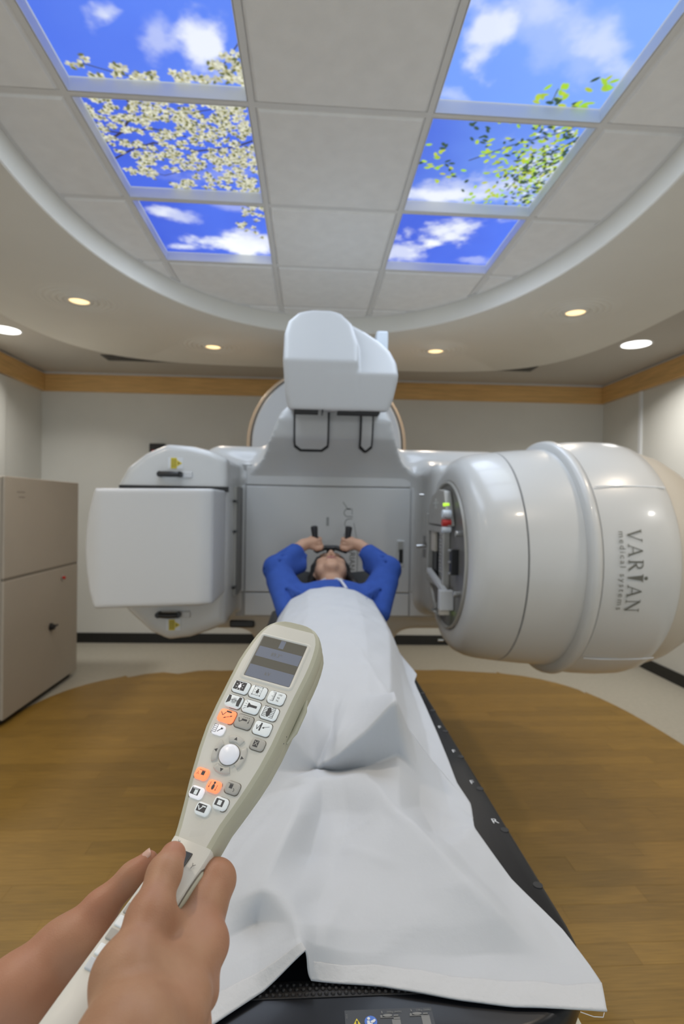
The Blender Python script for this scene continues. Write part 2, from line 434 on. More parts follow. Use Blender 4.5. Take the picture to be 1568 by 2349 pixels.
# ceiling: flat outer ceiling, oval soffit ring, tile field inside the ring
RO = (.09, 2.50, 2.17, 2.33, 4.5); RI = (.105, 2.20, 1.245, 1.65, 2.1)
ZS, ZT, ZC = 2.727, 2.85, 2.862
N = 128
def rectpt(t):
    x0, x1, y0, y1 = XL, XR, YF, 6.0; c, s_ = cos(t), sin(t); cx, cy = .15, 2.4
    k = min(((x1-cx) if c > 0 else (x0-cx))/c if abs(c) > 1e-6 else 1e9, ((y1-cy) if s_ > 0 else (y0-cy))/s_ if abs(s_) > 1e-6 else 1e9)
    return cx+c*k, cy+s_*k
angs = sorted([2*pi*i/N for i in range(N)] + [math.atan2(b-2.4, a-.15) % (2*pi) for a in (XL, XR) for b in (YF, 6.0)])
mid = (.1, 2.35, 1.75, 2.0, 3.0)
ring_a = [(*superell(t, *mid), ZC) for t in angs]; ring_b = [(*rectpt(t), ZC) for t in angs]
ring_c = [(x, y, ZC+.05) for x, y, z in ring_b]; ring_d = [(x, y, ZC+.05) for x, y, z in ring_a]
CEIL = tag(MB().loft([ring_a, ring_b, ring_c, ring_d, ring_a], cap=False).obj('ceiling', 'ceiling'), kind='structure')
sof = []
for (a, dz) in ((RO, .12), (RO, .004), ('o', 0), ('i', 0), (RI, .004), (RI, .14)):
    r = []
    for i in range(160):
        t = 2*pi*i/160
        if a == 'o': e = superell(t, RO[0], RO[1], RO[2]-.006, RO[3]-.006, RO[4])
        elif a == 'i': e = superell(t, RI[0], RI[1], RI[2]+.006, RI[3]+.006, RI[4])
        else: e = superell(t, *a)
        r.append((e[0], e[1], ZS+dz))
    sof.append(r)
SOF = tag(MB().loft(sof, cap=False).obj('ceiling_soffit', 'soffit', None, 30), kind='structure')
# thin wall angle where the tile field meets the ring
wa = [[(superell(2*pi*i/160, RI[0], RI[1], RI[2]-d, RI[3]-d, RI[4]) + (z,)) for i in range(160)] for d, z in ((-.004, ZT-.007), (.016, ZT-.007), (.016, ZT+.003), (-.004, ZT+.003))]
MB().loft([wa[0], wa[1], wa[2], wa[3], wa[0]], cap=False).obj('perimeter_angle', 'tee', CEIL, 30)
# tees
for i, x in enumerate(GX):
    MB().box(x-.012, x+.012, GY[0], GY[-1], ZT, ZT+.03).obj('tee_runner', 'tee', CEIL)
for j, y in enumerate(GY):
    for i in range(len(GX)-1):
        MB().box(GX[i]+.012, GX[i+1]-.012, y-.012, y+.012, ZT, ZT+.03).obj('cross_tee', 'tee', CEIL)
# tegular tiles: face hangs a little below the tees with a stepped, bevelled edge
g = .3048
def ringsq(e, z): return [(-e, -e, z), (e, -e, z), (e, e, z), (-e, e, z)]
tme = MB().loft([ringsq(g-.013, .02), ringsq(g-.013, 0.0), ringsq(g-.019, -.002), ringsq(g-.024, -.010)]).mesh('ceiling_tile'); tme.materials.append(M['tile'])
for i in range(len(GX)-1):
    for j in range(len(GY)-1):
        if i in (1, 3) and j in (2, 3, 4): continue
        o = bpy.data.objects.new('ceiling_tile', tme); COL.objects.link(o); o.parent = CEIL
        o.location = ((GX[i]+GX[i+1])/2, (GY[j]+GY[j+1])/2, ZT+.004)

# ------------------------------------------------------------------ the backlit sky panels (a flat print each)
def fbm(n, oct_, seed, sx=1.0, sy=1.0):
    rg = np.random.default_rng(seed); out = np.zeros((n, n)); amp = 1.0; tot = 0
    u = np.linspace(0, 1, n)
    for o in range(oct_):
        k = 2**(o+2); G = rg.random((int(k*sy)+3, int(k*sx)+3))
        gx = u*int(k*sx); gy = u*int(k*sy); ix = gx.astype(int); iy = gy.astype(int); fx = gx-ix; fy = gy-iy
        fx = fx*fx*(3-2*fx); fy = fy*fy*(3-2*fy)
        a = G[iy][:, ix]; b = G[iy][:, ix+1]; c = G[iy+1][:, ix]; d = G[iy+1][:, ix+1]
        out += amp*((a*(1-fx)+b*fx)*(1-fy[:, None]) + (c*(1-fx)+d*fx)*fy[:, None]); tot += amp; amp *= .55
    return out/tot
NP = 210
VV, UU = np.meshgrid(np.linspace(0, 1, NP), np.linspace(0, 1, NP), indexing='ij')   # v: away from the camera
def cloud(img, cu, cv, ru, rv, rot, seed, dens=1.0, white=(.86, .90, .96)):
    c, s_ = cos(rot), sin(rot); a = ((UU-cu)*c + (VV-cv)*s_)/ru; b = (-(UU-cu)*s_ + (VV-cv)*c)/rv
    f = fbm(NP, 5, seed); al = np.clip((1.15-np.sqrt(a*a+b*b))*.9 + (f-.5)*2.6, 0, 1); al = al*al*(3-2*al)*dens
    for k in range(3): img[..., k] = img[..., k]*(1-al) + white[k]*al
def disc(img, cu, cv, ru, rv, rot, col, soft=.25, al=1.0):
    R = max(ru, rv)*1.3; i0, i1 = max(0, int((cv-R)*NP)), min(NP, int((cv+R)*NP)+2); j0, j1 = max(0, int((cu-R)*NP)), min(NP, int((cu+R)*NP)+2)
    if i1 <= i0 or j1 <= j0: return
    U, V = UU[i0:i1, j0:j1]-cu, VV[i0:i1, j0:j1]-cv; c, s_ = cos(rot), sin(rot)
    q = np.sqrt(((U*c+V*s_)/ru)**2 + ((-U*s_+V*c)/rv)**2); a = np.clip((1+soft-q)/(2*soft), 0, 1)*al
    for k in range(3): img[i0:i1, j0:j1, k] = img[i0:i1, j0:j1, k]*(1-a) + col[k]*a
def stroke(img, pts, w, col):
    for (a, b) in zip(pts[:-1], pts[1:]):
        n = max(2, int(math.hypot(b[0]-a[0], b[1]-a[1])*NP))
        for i in range(n+1):
            t = i/n; disc(img, a[0]+(b[0]-a[0])*t, a[1]+(b[1]-a[1])*t, w, w, 0, col, .5, .8)
def blossom(img, cu, cv, s_, rg):
    for k in range(5):
        t = 2*pi*k/5 + rg.random()*1.2; sh = .50 + .46*rg.random()
        disc(img, cu+cos(t)*s_*.75, cv+sin(t)*s_*.75, s_*(.5+.25*rg.random()), s_*.42, t, (.84*sh, .84*sh, .66*sh), .35)
    if rg.random() < .8: disc(img, cu, cv, s_*.4, s_*.4, 0, (.34, .30, .03), .5, .85)
    if rg.random() < .85: disc(img, cu+s_*(rg.random()-.5)*2.4, cv+s_*(rg.random()-.5)*2.4, s_*.75, s_*.42, rg.random()*3, (.13, .14, .025), .4)
def leaf(img, cu, cv, s_, rg, dark):
    lime = (.33+.2*rg.random(), .52+.18*rg.random(), .03); dk = (.03, .075, .03)
    disc(img, cu, cv, s_, s_*(.4+.25*rg.random()), rg.random()*3.1, dk if rg.random() < dark else lime, .25)
def base(seed, c0, c1):
    img = np.zeros((NP, NP, 3)); f = fbm(NP, 3, seed, .5, .5)
    w = np.clip(.25+.5*UU+.5*(f-.5), 0, 1)
    for k in range(3): img[..., k] = c0[k]*(1-w)+c1[k]*w
    return img
DEEP, BLUE, LITE = (.035, .085, .62), (.085, .20, .93), (.20, .40, 1.0)
pics = {}
rg = np.random.default_rng(3)
im = base(1, DEEP, BLUE); im = im*.55 + base(2, BLUE, LITE)*.45
cloud(im, .36, .60, .16, .07, -.5, 21, .8); cloud(im, .60, .66, .10, .22, .5, 22, .45); cloud(im, .86, .74, .13, .17, .2, 23, .95)
stroke(im, [(1, .70), (.92, .82), (.86, .90)], .004, (.05, .04, .03)); stroke(im, [(.10, .90), (.28, .96), (.45, 1.0)], .004, (.05, .05, .04))
for c, n, sp in (((.08, .92), 3, .03), ((.16, .99), 4, .03), ((.29, .93), 5, .035), ((.38, .96), 6, .035), ((.47, .985), 6, .03), ((.66, .965), 12, .045), ((.78, .99), 5, .03), ((.95, .80), 5, .03), ((.86, .87), 5, .025), ((.90, .93), 7, .04), ((.97, .94), 9, .04), ((.98, .87), 4, .02)):
    for k in range(n): blossom(im, c[0]+rg.normal()*sp, c[1]+rg.normal()*sp*.6, .023, rg)
pics[(0, -1)] = im
im = base(4, DEEP, BLUE)*1.0; cloud(im, .6, .2, .3, .12, .3, 31, .18)
br = (.035, .025, .03)
stroke(im, [(.0, .50), (.13, .60), (.22, .72), (.28, .86), (.25, 1.0)], .008, br); stroke(im, [(.0, .62), (.13, .60), (.35, .66), (.55, .60)], .006, br)
stroke(im, [(.0, .33), (.14, .43), (.32, .52), (.6, .46), (.86, .52), (1, .60)], .007, br); stroke(im, [(.28, .86), (.42, .75), (.62, .82), (.9, .9)], .004, br); stroke(im, [(.12, .22), (.3, .16), (.5, .25)], .004, br)
for k in range(340):
    u, v = rg.random(), rg.random()
    dn = .35 + .65*math.exp(-((v-(.72+.12*sin(u*5)))/.26)**2) + .5*math.exp(-((v-.27)/.13)**2)*(u > .15)*(u < .9) + .3*(u > .7)
    if v < .12+.2*(u > .6)*(v < .1) and u < .3: continue
    if rg.random() > dn: continue
    for q in range(3): blossom(im, u+rg.normal()*.018, v+rg.normal()*.018, .0155+.006*rg.random(), rg)
pics[(0, 0)] = im
im = base(6, DEEP, BLUE); cloud(im, .12, .74, .10, .10, 0, 41, .7); cloud(im, .28, .62, .22, .10, -.4, 42, .6); cloud(im, .55, .16, .42, .22, -.15, 43, 1.1); cloud(im, .15, .10, .28, .09, .1, 44, .9); cloud(im, .85, .30, .22, .14, -.2, 45, .75); cloud(im, .75, .85, .2, .1, 0, 46, .3)
for k in range(34): blossom(im, min(1, .83+abs(rg.normal())*.10), .97-abs(rg.normal())*.22, .022, rg)
for k in range(9): blossom(im, .80+rg.normal()*.05, .52+rg.normal()*.05, .02, rg)
pics[(0, 1)] = im
im = base(8, BLUE, LITE)*.5 + base(9, LITE, (.30, .52, 1.0))*.5; cloud(im, .13, .55, .12, .35, -.35, 51, .8); cloud(im, .12, .98, .16, .07, .3, 52, .4); cloud(im, .5, .5, .5, .2, .4, 53, .22); cloud(im, .85, .62, .3, .12, .5, 54, .45); cloud(im, .35, .35, .2, .1, .4, 55, .4)
stroke(im, [(.68, .87), (.69, .99)], .004, (.08, .12, .03))
for c, n, sp, dk in (((.62, .86), 1, .01, 0), ((.70, .855), 2, .015, 0), ((.72, .92), 3, .02, .2), ((.60, .95), 5, .03, .1), ((.74, .97), 6, .03, .5), ((.84, .98), 6, .03, .35), ((.90, .985), 4, .02, .1), ((.92, .80), 5, .03, .4), ((.96, .85), 4, .02, .1), ((.88, .86), 2, .02, 0)):
    for k in range(n): leaf(im, c[0]+rg.normal()*sp, c[1]+rg.normal()*sp*.6, .026, rg, dk)
pics[(1, -1)] = im
im = base(12, DEEP, LITE)*.8 + base(10, BLUE, LITE)*.2; cloud(im, .20, .08, .34, .10, .1, 61, .9); cloud(im, .5, .18, .4, .18, .3, 62, .55); cloud(im, .85, .55, .25, .5, 0, 63, .55); cloud(im, .5, .1, .6, .08, 0, 64, .5)
stroke(im, [(1, .98), (.86, .84), (.6, .70), (.36, .52)], .005, (.04, .05, .03)); stroke(im, [(1, .8), (.8, .5), (.75, .2)], .005, (.05, .06, .03)); stroke(im, [(.33, .95), (.52, .98), (.58, .88)], .003, (.05, .06, .05))
for k in range(620):
    u = 1-abs(rg.normal())*.24; v = .52+rg.normal()*.33
    if u < .42 or v < 0 or v > 1 or (u < .62 and v < .25): continue
    if v < .5 and u < .62: continue
    leaf(im, u, v, .013+.010*rg.random(), rg, .7*(u-.15))
    if rg.random() < .16 and u > .7: disc(im, u+.02, v, .014, .011, 0, (.75, .85, .95), .5, .8)
for c, n, sp, dk in (((.33, .93), 3, .025, 1), ((.31, .87), 3, .02, .9), ((.40, .83), 2, .02, 1), ((.37, .72), 6, .03, .6), ((.14, .66), 4, .03, .6), ((.12, .55), 5, .03, .1), ((.06, .46), 5, .03, .1), ((.16, .43), 3, .02, .1), ((.24, .5), 3, .02, .9), ((.30, .37), 7, .035, .3), ((.48, .60), 6, .04, .1), ((.58, .40), 7, .04, .1), ((.48, .2), 6, .05, .1), ((.58, .12), 8, .05, .1), ((.52, .03), 4, .03, .1), ((.22, .28), 3, .03, .3)):
    for k in range(n): leaf(im, c[0]+rg.normal()*sp, c[1]+rg.normal()*sp, .022, rg, dk)
pics[(1, 0)] = im
im = base(14, DEEP, BLUE); cloud(im, .36, .42, .22, .34, -.5, 71, 1.15); cloud(im, .60, .70, .36, .17, .35, 72, .95); cloud(im, .12, .55, .10, .24, .2, 73, .8); cloud(im, .15, .15, .2, .14, -.5, 74, .7); cloud(im, .85, .12, .15, .08, 0, 75, .35)
pics[(1, 1)] = im
LAB = {(0, -1): 'backlit ceiling panel printed with blue sky and few blossoms at its far edge', (0, 0): 'backlit ceiling panel densely printed with white blossom on dark branches', (0, 1): 'backlit ceiling panel printed with a broad low white cloud, left row',
       (1, -1): 'backlit ceiling panel printed with pale wispy sky and few green leaves', (1, 0): 'backlit ceiling panel printed with dense green leaves over blue sky', (1, 1): 'backlit ceiling panel printed with one slanting white cloud, right row'}
idx = np.arange(NP*NP).reshape(NP, NP)
QF = np.stack([idx[:-1, :-1], idx[:-1, 1:], idx[1:, 1:], idx[1:, :-1]], -1).reshape(-1, 4)[:, ::-1]
for (c, r), im in pics.items():
    if r >= 0: im = im[::-1]          # painted the other way up
    x0, x1 = (GX[1], GX[2]) if c == 0 else (GX[3], GX[4]); y0 = 1.8424+.6096*r; y1 = y0+.6096
    P = thing('sky_light_panel', ((x0+x1)/2, (y0+y1)/2, ZT), LAB[(c, r)], 'ceiling light', 'backlit sky panels in the tile ceiling')
    e = g-.0145; me = bpy.data.meshes.new('sky_print')
    co = np.stack([(UU-.5)*2*(e-.003), (VV-.5)*2*(e-.003), np.full_like(UU, .045)], -1).reshape(-1, 3)
    me.vertices.add(NP*NP); me.vertices.foreach_set('co', co.astype(np.float32).ravel())
    me.loops.add(QF.size); me.loops.foreach_set('vertex_index', QF.astype(np.int32).ravel())
    me.polygons.add(len(QF)); me.polygons.foreach_set('loop_start', np.arange(0, QF.size, 4, dtype=np.int32)); me.update(calc_edges=True)
    at_ = me.color_attributes.new('Col', 'FLOAT_COLOR', 'POINT')
    at_.data.foreach_set('color', np.concatenate([np.clip(im, 0, 1).reshape(-1, 3), np.ones((NP*NP, 1))], 1).astype(np.float32).ravel())
    link('sky_print', me, 'sky', P)
    MB().loft([ringsq(e, .0), ringsq(e, .05), ringsq(e+.004, .05), ringsq(e+.004, .0), ringsq(e, .0)], cap=False).obj('reveal_frame', 'reveal', P)

# ------------------------------------------------------------------ downlights
def disc_at(mb, x, y, z, r, n=28): return mb.add([(x+r*cos(2*pi*i/n), y+r*sin(2*pi*i/n), z) for i in range(n)], [tuple(range(n-1, -1, -1))])
warm = [(-1.42, 3.37, 'leftmost of the four'), (-.77, 4.24, 'just left of the machine'), (.96, 4.15, 'just right of the machine'), (1.62, 3.24, 'rightmost of the four'),
        (-1.42, 1.60, 'added out of view beside the left sky panels'), (1.62, 1.60, 'added out of view beside the right sky panels'), (-.77, .72, 'added unseen behind the viewer on the left'), (.96, .72, 'added unseen behind the viewer on the right')]  # these four are out of view, added to light the foreground
for x, y, w in warm:
    T = thing('downlight', (x, y, ZS), 'warm downlight in a rippled plaster ring, ' + w, 'downlight', 'warm downlights in the ceiling ring')
    prof = []
    for i in range(64):
        q = .062 + .2*i/63; a = .0055*(1-(q-.062)/.21)
        prof.append((-.0035*max(0, 1-(q-.062)/.2) - a*(1+cos((q-.062)*2*pi/.036)) + .0004, q))
    MB().lathe(prof, (0, 0, 0), (0, 0, 1), 56).obj('ripple_rosette', 'soffit', T, 180)
    MB().lathe([(-.008, .066), (-.010, .060), (.0, .057), (.03, .050)], (0, 0, 0), (0, 0, 1), 36).obj('trim_ring', 'reveal', T, 60)
    disc_at(MB(), 0, 0, -.004, .0575).obj('lamp_lens', 'warm_lamp', T)
    area_light('downlight_lamp', (x, y, ZS-.02), .1, .1, DOWN_W, (1.0, .84, .66), 'DISK', 2.2)
for x, y, w in ((-2.45, 4.45, 'cut by the left edge of the picture'), (2.64, 4.25, 'above the right wall'), (-2.45, .55, 'added unseen behind the viewer on the left'), (2.64, .55, 'added unseen behind the viewer on the right')):  # last two are unseen, added for more light on the foreground
    T = thing('downlight', (x, y, ZC), 'white round downlight in the flat outer ceiling, ' + w, 'downlight', 'white downlights in the outer ceiling')
    MB().lathe([(-.002, .125), (-.006, .118), (-.003, .110), (.0, .108)], (0, 0, 0), (0, 0, 1), 40).obj('trim_ring', 'reveal', T, 60)
    disc_at(MB(), 0, 0, -.003, .112).obj('lamp_lens', 'white_lamp', T)
    area_light('downlight_lamp', (x, y, ZC-.02), .2, .2, WHITE_W, (1.0, .97, .92), 'DISK', 2.4)
# dark linear air slots half hidden by the ring's far edge
for x0, x1, w in ((-1.95, -1.15, 'left'), (1.70, 2.15, 'right')):
    yb = 5.19 if w == 'left' else 5.10
    T = thing('air_vent', ((x0+x1)/2, yb, ZC), f'dark narrow air vent behind the far edge of the ceiling ring, {w} one', 'air vent', 'air vents in the outer ceiling')
    hw = (x1-x0)/2
    MB().box(-hw, hw, -.10, .10, -.004, -.001).obj('slot_back', 'gap', T)
    for k in range(5): MB().box(-hw, hw, -.09+.04*k, -.083+.04*k, -.009, -.004).obj('blade', 'darkgrey', T)
# small dark laser box on the back wall
T = thing('laser_box', (-1.60, 5.76, 2.03), 'small dark box with a red face high on the back wall behind the machine', 'laser')
bevel(MB().box(-.08, .08, -.06, .06, -.09, .09).obj('housing', 'black', T), .01)
MB().box(-.05, .05, -.065, -.058, -.06, .02).obj('window', 'red', T)

# ------------------------------------------------------------------ beige cabinet on the left
T = thing('cabinet', (-2.40, 4.19, 0), 'tall beige steel cabinet standing against the left wall', 'cabinet')
ax0, ax1, ay0, ay1 = -.42, .41, -.56, .56
bevel(MB().box(ax0, ax1-.02, ay0, ay1, .05, 1.66).obj('carcass', 'cabinet', T), .012)
MB().box(ax0+.02, ax1-.05, ay0+.03, ay1-.03, 0, .05).obj('plinth', 'gap', T)
bevel(MB().box(ax1-.02, ax1, ay0, ay1, .982, 1.66).obj('upper_panel', 'cabinet', T), .006)
bevel(MB().box(ax1-.02, ax1, ay0, ay1, .05, .966).obj('lower_door', 'cabinet', T), .006)
MB().box(ax1-.021, ax1-.004, ay0+.004, ay1-.004, .964, .984).obj('seam', 'cab_seam', T)
ks = MB().lathe([(0, .024), (.006, .024), (.008, .018)], (ax1, .27, .882), (1, 0, 0), 24, True).obj('key_switch', 'alu', T, 40)
MB().lathe([(.008, .013), (.024, .012), (.026, .008)], (ax1, .27, .882), (1, 0, 0), 20, True).obj('red_key', 'red', ks, 40)
kb = MB().lathe([(0, .030), (.01, .030), (.012, .022), (.03, .020), (.034, .014)], (ax1, .083, .525), (1, 0, 0), 24, True).obj('knob', 'black', T, 40)
MB().box(ax1+.03, ax1+.042, .075, .120, .528, .540).obj('grip', 'black', kb)
for k in range(2): MB().box(ax1, ax1+.001, -.41+.02*k, -.31, 1.555-.035*k, 1.561-.035*k).obj('embossed_line', 'cab_seam', T)

# ================================================================== THE LINEAR ACCELERATOR (gantry turned a quarter turn: head on the right, imager on the left)
AX, AZ = .11, 1.30
LIN = thing('linear_accelerator', (AX, 3.6, 0), 'large white radiotherapy machine with its round treatment head turned to the right', 'medical machine')
def lpart(o): return rel(LIN, o)
# --- main gantry cover: body, left wing, arm to the head, hump above and column below blended into one shell
G = SDF((-1.02, 2.42, -.04), (1.30, 4.02, 2.14), .0135)
G.box((-.50, 3.0, .865), (1.0, 3.85, 1.735), .03)
G.box((-.62, 3.03, .785), (1.15, 3.85, 1.835), .11, .03)
def poly_sdf(poly):
    def fn(A, B):
        d = None; sgn = None
        n = len(poly)
        for i in range(n):
            (x0, y0), (x1, y1) = poly[i], poly[(i+1) % n]
            ex, ey = x1-x0, y1-y0; wx, wy = A-x0, B-y0
            t = np.clip((wx*ex+wy*ey)/(ex*ex+ey*ey), 0, 1); q = (wx-ex*t)**2+(wy-ey*t)**2
            c = ((B >= y0) & (B < y1) & (ex*wy < ey*wx*1.0+0*wx)) if False else None
            cond1 = B >= y0; cond2 = B < y1; cond3 = ex*wy > ey*wx
            flip = (cond1 & cond2 & cond3) | (~cond1 & ~cond2 & ~cond3)
            d = q if d is None else np.minimum(d, q); sgn = flip if sgn is None else sgn ^ flip
        return np.sqrt(d)*np.where(sgn, -1, 1)
    return fn
def extrude(poly, axis, a, b, r):
    f = poly_sdf(poly)
    def fn(X, Y, Z):
        P = (Y, Z) if axis == 0 else (X, Z); H = X if axis == 0 else Y
        q = f(*P) + r; w = np.abs(H-(a+b)/2) - (b-a)/2 + r
        return np.sqrt(np.maximum(q, 0)**2 + np.maximum(w, 0)**2) + np.minimum(np.maximum(q, w), 0) - r
    return fn
def smoothpoly(pts, n=6):
    P = [Vector((a, b, 0)) for a, b in pts]; out = []
    m = len(P)
    for i in range(m):
        p0, p1, p2, p3 = P[(i-1) % m], P[i], P[(i+1) % m], P[(i+2) % m]
        for k in range(n):
            t = k/n; q = .5*((2*p1) + (p2-p0)*t + (2*p0-5*p1+4*p2-p3)*t*t + (3*p1-p0-3*p2+p3)*t**3); out.append((q.x, q.y))
    return out
wing = [(-.925, 1.30), (-.935, 1.52), (-.86, 1.665), (-.775, 1.735), (-.675, 1.780), (-.56, 1.772), (-.47, 1.752), (-.39, 1.715), (-.385, 1.30), (-.39, .925), (-.47, .892), (-.56, .862), (-.66, .850), (-.74, .885), (-.85, .985), (-.93, 1.10)]
G.field(extrude(wing, 1, 2.57, 3.7, .035), .05)
# arm to the head on the right
G.box((.62, 2.72, .93), (1.28, 3.85, 1.73), .06, .10)
# hump above: front bulges forward and rolls under towards the plate
hump = [(3.02, 1.66), (2.945, 1.745), (2.86, 1.86), (2.835, 1.95), (2.85, 2.02), (2.93, 2.06), (3.85, 2.06), (3.85, 1.66)]
hx = [(-.33, 1.62), (-.265, 1.74), (-.215, 1.86), (-.16, 1.99), (-.10, 2.045), (.36, 2.045), (.415, 1.99), (.455, 1.86), (.505, 1.74), (.59, 1.62)]
hA, hB = extrude(hump, 0, -.6, .8, .02), extrude(hx, 1, 2.5, 3.9, .02)
def hfn(X, Y, Z):
    a, b = hA(X, Y, Z), hB(X, Y, Z); k = .03; h = np.clip(.5-.5*(a-b)/k, 0, 1)
    return a*(1-h)+b*h + k*h*(1-h) if False else np.maximum(a, b)
G.field(hfn, .085, lo=(-.6, 2.6, 1.55), hi=(.9, 4.0, 2.14))
# column and floor stand below, flared into the underside of the gantry
G.box((-.30, 3.12, -.03), (.50, 3.98, 1.0), .06, .14)
gc = lpart(link('gantry_cover', G.mesh('gantry_cover'), 'shell'))
G = None
# --- front plate of removable panels with open seams between them
yp = 2.996
def plate(x0, x1, z0, z1, nm='front_panel'):
    return lpart(bevel(MB().box(x0, x1, yp-.012, yp+.01, z0, z1).obj(nm, 'shell'), .004))
for x0, x1, z0, z1 in ((-.352, .563, 1.017, 1.603), (.569, .80, 1.020, 1.606), (-.352, .563, 1.609, 1.712), (.569, .80, 1.612, 1.712), (-.352, .563, .885, 1.011), (.569, .80, .885, 1.014)):
    plate(x0, x1, z0, z1)
plate(-.395, -.357, 1.017, 1.603, 'edge_panel')
lpart(MB().box(-.40, .81, yp-.004, yp+.006, .88, 1.72).obj('seam_backing', 'seam'))
# small recess with a black socket on the right, and a pale data plate
lpart(bevel(MB().box(.490, .532, yp-.016, yp-.011, 1.165, 1.312).obj('socket_frame', 'shell_silver'), .003))
lpart(MB().box(.497, .525, yp-.018, yp-.0155, 1.245, 1.305).obj('socket_shade', 'midgrey'))
lpart(MB().box(.503, .525, yp-.0195, yp-.0165, 1.185, 1.262).obj('socket', 'black'))
lpart(MB().box(.093, .107, yp-.0135, yp-.0118, 1.388, 1.436).obj('data_plate', 'textlight'))
# logo on the plate: handwritten first letter stroke and letters running downwards, maker's name and rule below
def wall_text(txt, size, x, z, m, nm, par=None, sp=1.0):
    vs, fs = text_mesh(txt, size, 'LEFT', sp)
    return lpart(MB().add([(x+b, yp-.0128, z-a) for a, b, c in vs], [q[::-1] for q in fs]).obj(nm, m))
def ribbon(pts, w, y):
    mb = MB(); P = [Vector((a, 0, b)) for a, b in pts]; L = []
    for i, p in enumerate(P):
        d = (P[min(i+1, len(P)-1)]-P[max(i-1, 0)]).normalized(); nrm = Vector((-d.z, 0, d.x)); L.append((p+nrm*w/2, p-nrm*w/2))
    vs = [(q.x, y, q.z) for a in L for q in a]
    return mb.add(vs, [(2*i, 2*i+1, 2*i+3, 2*i+2) for i in range(len(P)-1)])
def arcpts(cx, cz, rx, rz, a0, a1, n=14): return [(cx+rx*cos(radians(a0+(a1-a0)*i/n)), cz+rz*sin(radians(a0+(a1-a0)*i/n))) for i in range(n+1)]
yl = yp-.0128
lg = MB()
for pts, w in (([(.184, 1.522), (.192, 1.510), (.200, 1.500), (.206, 1.487)], .006), ([(.206, 1.485), (.238, 1.482)], .006), (arcpts(.213, 1.462, .022, .022, 60, 300), .006), ([(.224, 1.440), (.240, 1.440)], .006), ([(.236, 1.478), (.236, 1.452)], .005),
               ([(.237, 1.428), (.214, 1.428)], .005), (arcpts(.216, 1.400, .020, .027, 90, 270), .006), ([(.216, 1.373), (.238, 1.373)], .006), (arcpts(.214, 1.335, .02, .024, 60, 330), .005), ([(.246, 1.405), (.256, 1.36), (.262, 1.32)], .004), ([(.266, 1.31), (.270, 1.22), (.268, 1.11)], .006)):
    r_ = ribbon(pts, w, yl); lg.add(r_.v, r_.f)
lpart(lg.obj('logo_stroke', 'textlight'))
wall_text('VARIAN', .045, .238, 1.30, 'text', 'maker_name')
# --- left imaging panel housing in front of the wing
imp = [(-.875, 1.062), (-.40, 1.080), (-.40, 1.563), (-.878, 1.556), (-.905, 1.47), (-.922, 1.38), (-.926, 1.30), (-.918, 1.22), (-.90, 1.13)]
I = SDF((-.97, 2.12, 1.02), (-.33, 2.90, 1.60), .008)
fI = poly_sdf(imp)
def imf(X, Y, Z):
    q = fI(X, Z) + .012
    # right edge and left flank curve back into depth
    yf = 2.235 + 1.9*np.maximum(0, X+.47)**2*3 + 1.2*np.maximum(0, -.84-X)**2*4
    w = np.maximum(yf-Y, Y-2.84)*.8 + .012
    return np.sqrt(np.maximum(q, 0)**2+np.maximum(w, 0)**2) + np.minimum(np.maximum(q, w), 0) - .012
I.field(imf, 0)
img = lpart(link('imager_housing', I.mesh('imager_housing'), 'shell_white'))
lpart(MB().box(-.89, -.385, 2.562, 2.575, 1.556, 1.5815).obj('imager_gap', 'gap'))
lpart(bevel(MB().box(-.44, -.30, 3.03, 3.25, .805, .85).obj('under_bracket', 'black'), .01))
# telescoping arm and dark rails in the slot behind the housing
lpart(MB().box(-.44, -.376, 2.78, 2.99, 1.03, 1.59).obj('imager_slot', 'midgrey'))
for z in (1.075, 1.36, 1.515): lpart(MB().box(-.405, -.372, 2.74, 2.82, z-.005, z+.005).obj('slot_rail', 'black'))
lpart(MB().box(-.376, -.370, 2.80, 2.985, 1.03, 1.59).obj('slot_shadow', 'darkgrey'))
# release handles and laser-style yellow warning labels on the wing's face
for s_, z, zl in ((1, 1.635, 1.688), (-1, .975, .925)):
    hd = lpart(MB().tube([(-.695, 2.545, z), (-.65, 2.538, z), (-.615, 2.545, z)], [.013, .014, .013], 14).obj('release_handle', 'black', smooth=60))
    for xx in (-.70, -.61): rel_ = MB().lathe([(0, .014), (.03, .014)], (xx, 2.572, z), (0, -1, 0), 16, True).obj('pivot', 'black', hd, 40); rel_.matrix_parent_inverse = hd.matrix_world.inverted()
    lpart(bevel(MB().box(-.60, -.555, 2.562, 2.574, z-.015, z+.015).obj('latch_plate', 'shell_white'), .004))
    yb_ = 2.5675
    lb = lpart(MB().box(-.668, -.60, yb_, yb_+.004, zl-.027, zl+.027).obj('warning_label', 'white'))
    MB().box(-.655, -.627, yb_-.0012, yb_, zl-.025, zl+.025).obj('yellow_field', 'yellow', lb)
    MB().add([(-.626, yb_-.001, zl-.015), (-.602, yb_-.001, zl), (-.626, yb_-.001, zl+.015)], [(0, 1, 2)]).obj('yellow_triangle', 'yellow', lb)
    MB().add([(-.622, yb_-.0014, zl-.006), (-.612, yb_-.0014, zl), (-.622, yb_-.0014, zl+.006)], [(0, 1, 2)]).obj('triangle_mark', 'ink', lb)
    mb_ = MB()
    for k in range(6): mb_.box(-.652+.0042*k, -.6506+.0042*k, yb_-.0016, yb_-.001, zl-.02, zl+.02)
    mb_.obj('small_print', 'ink', lb)
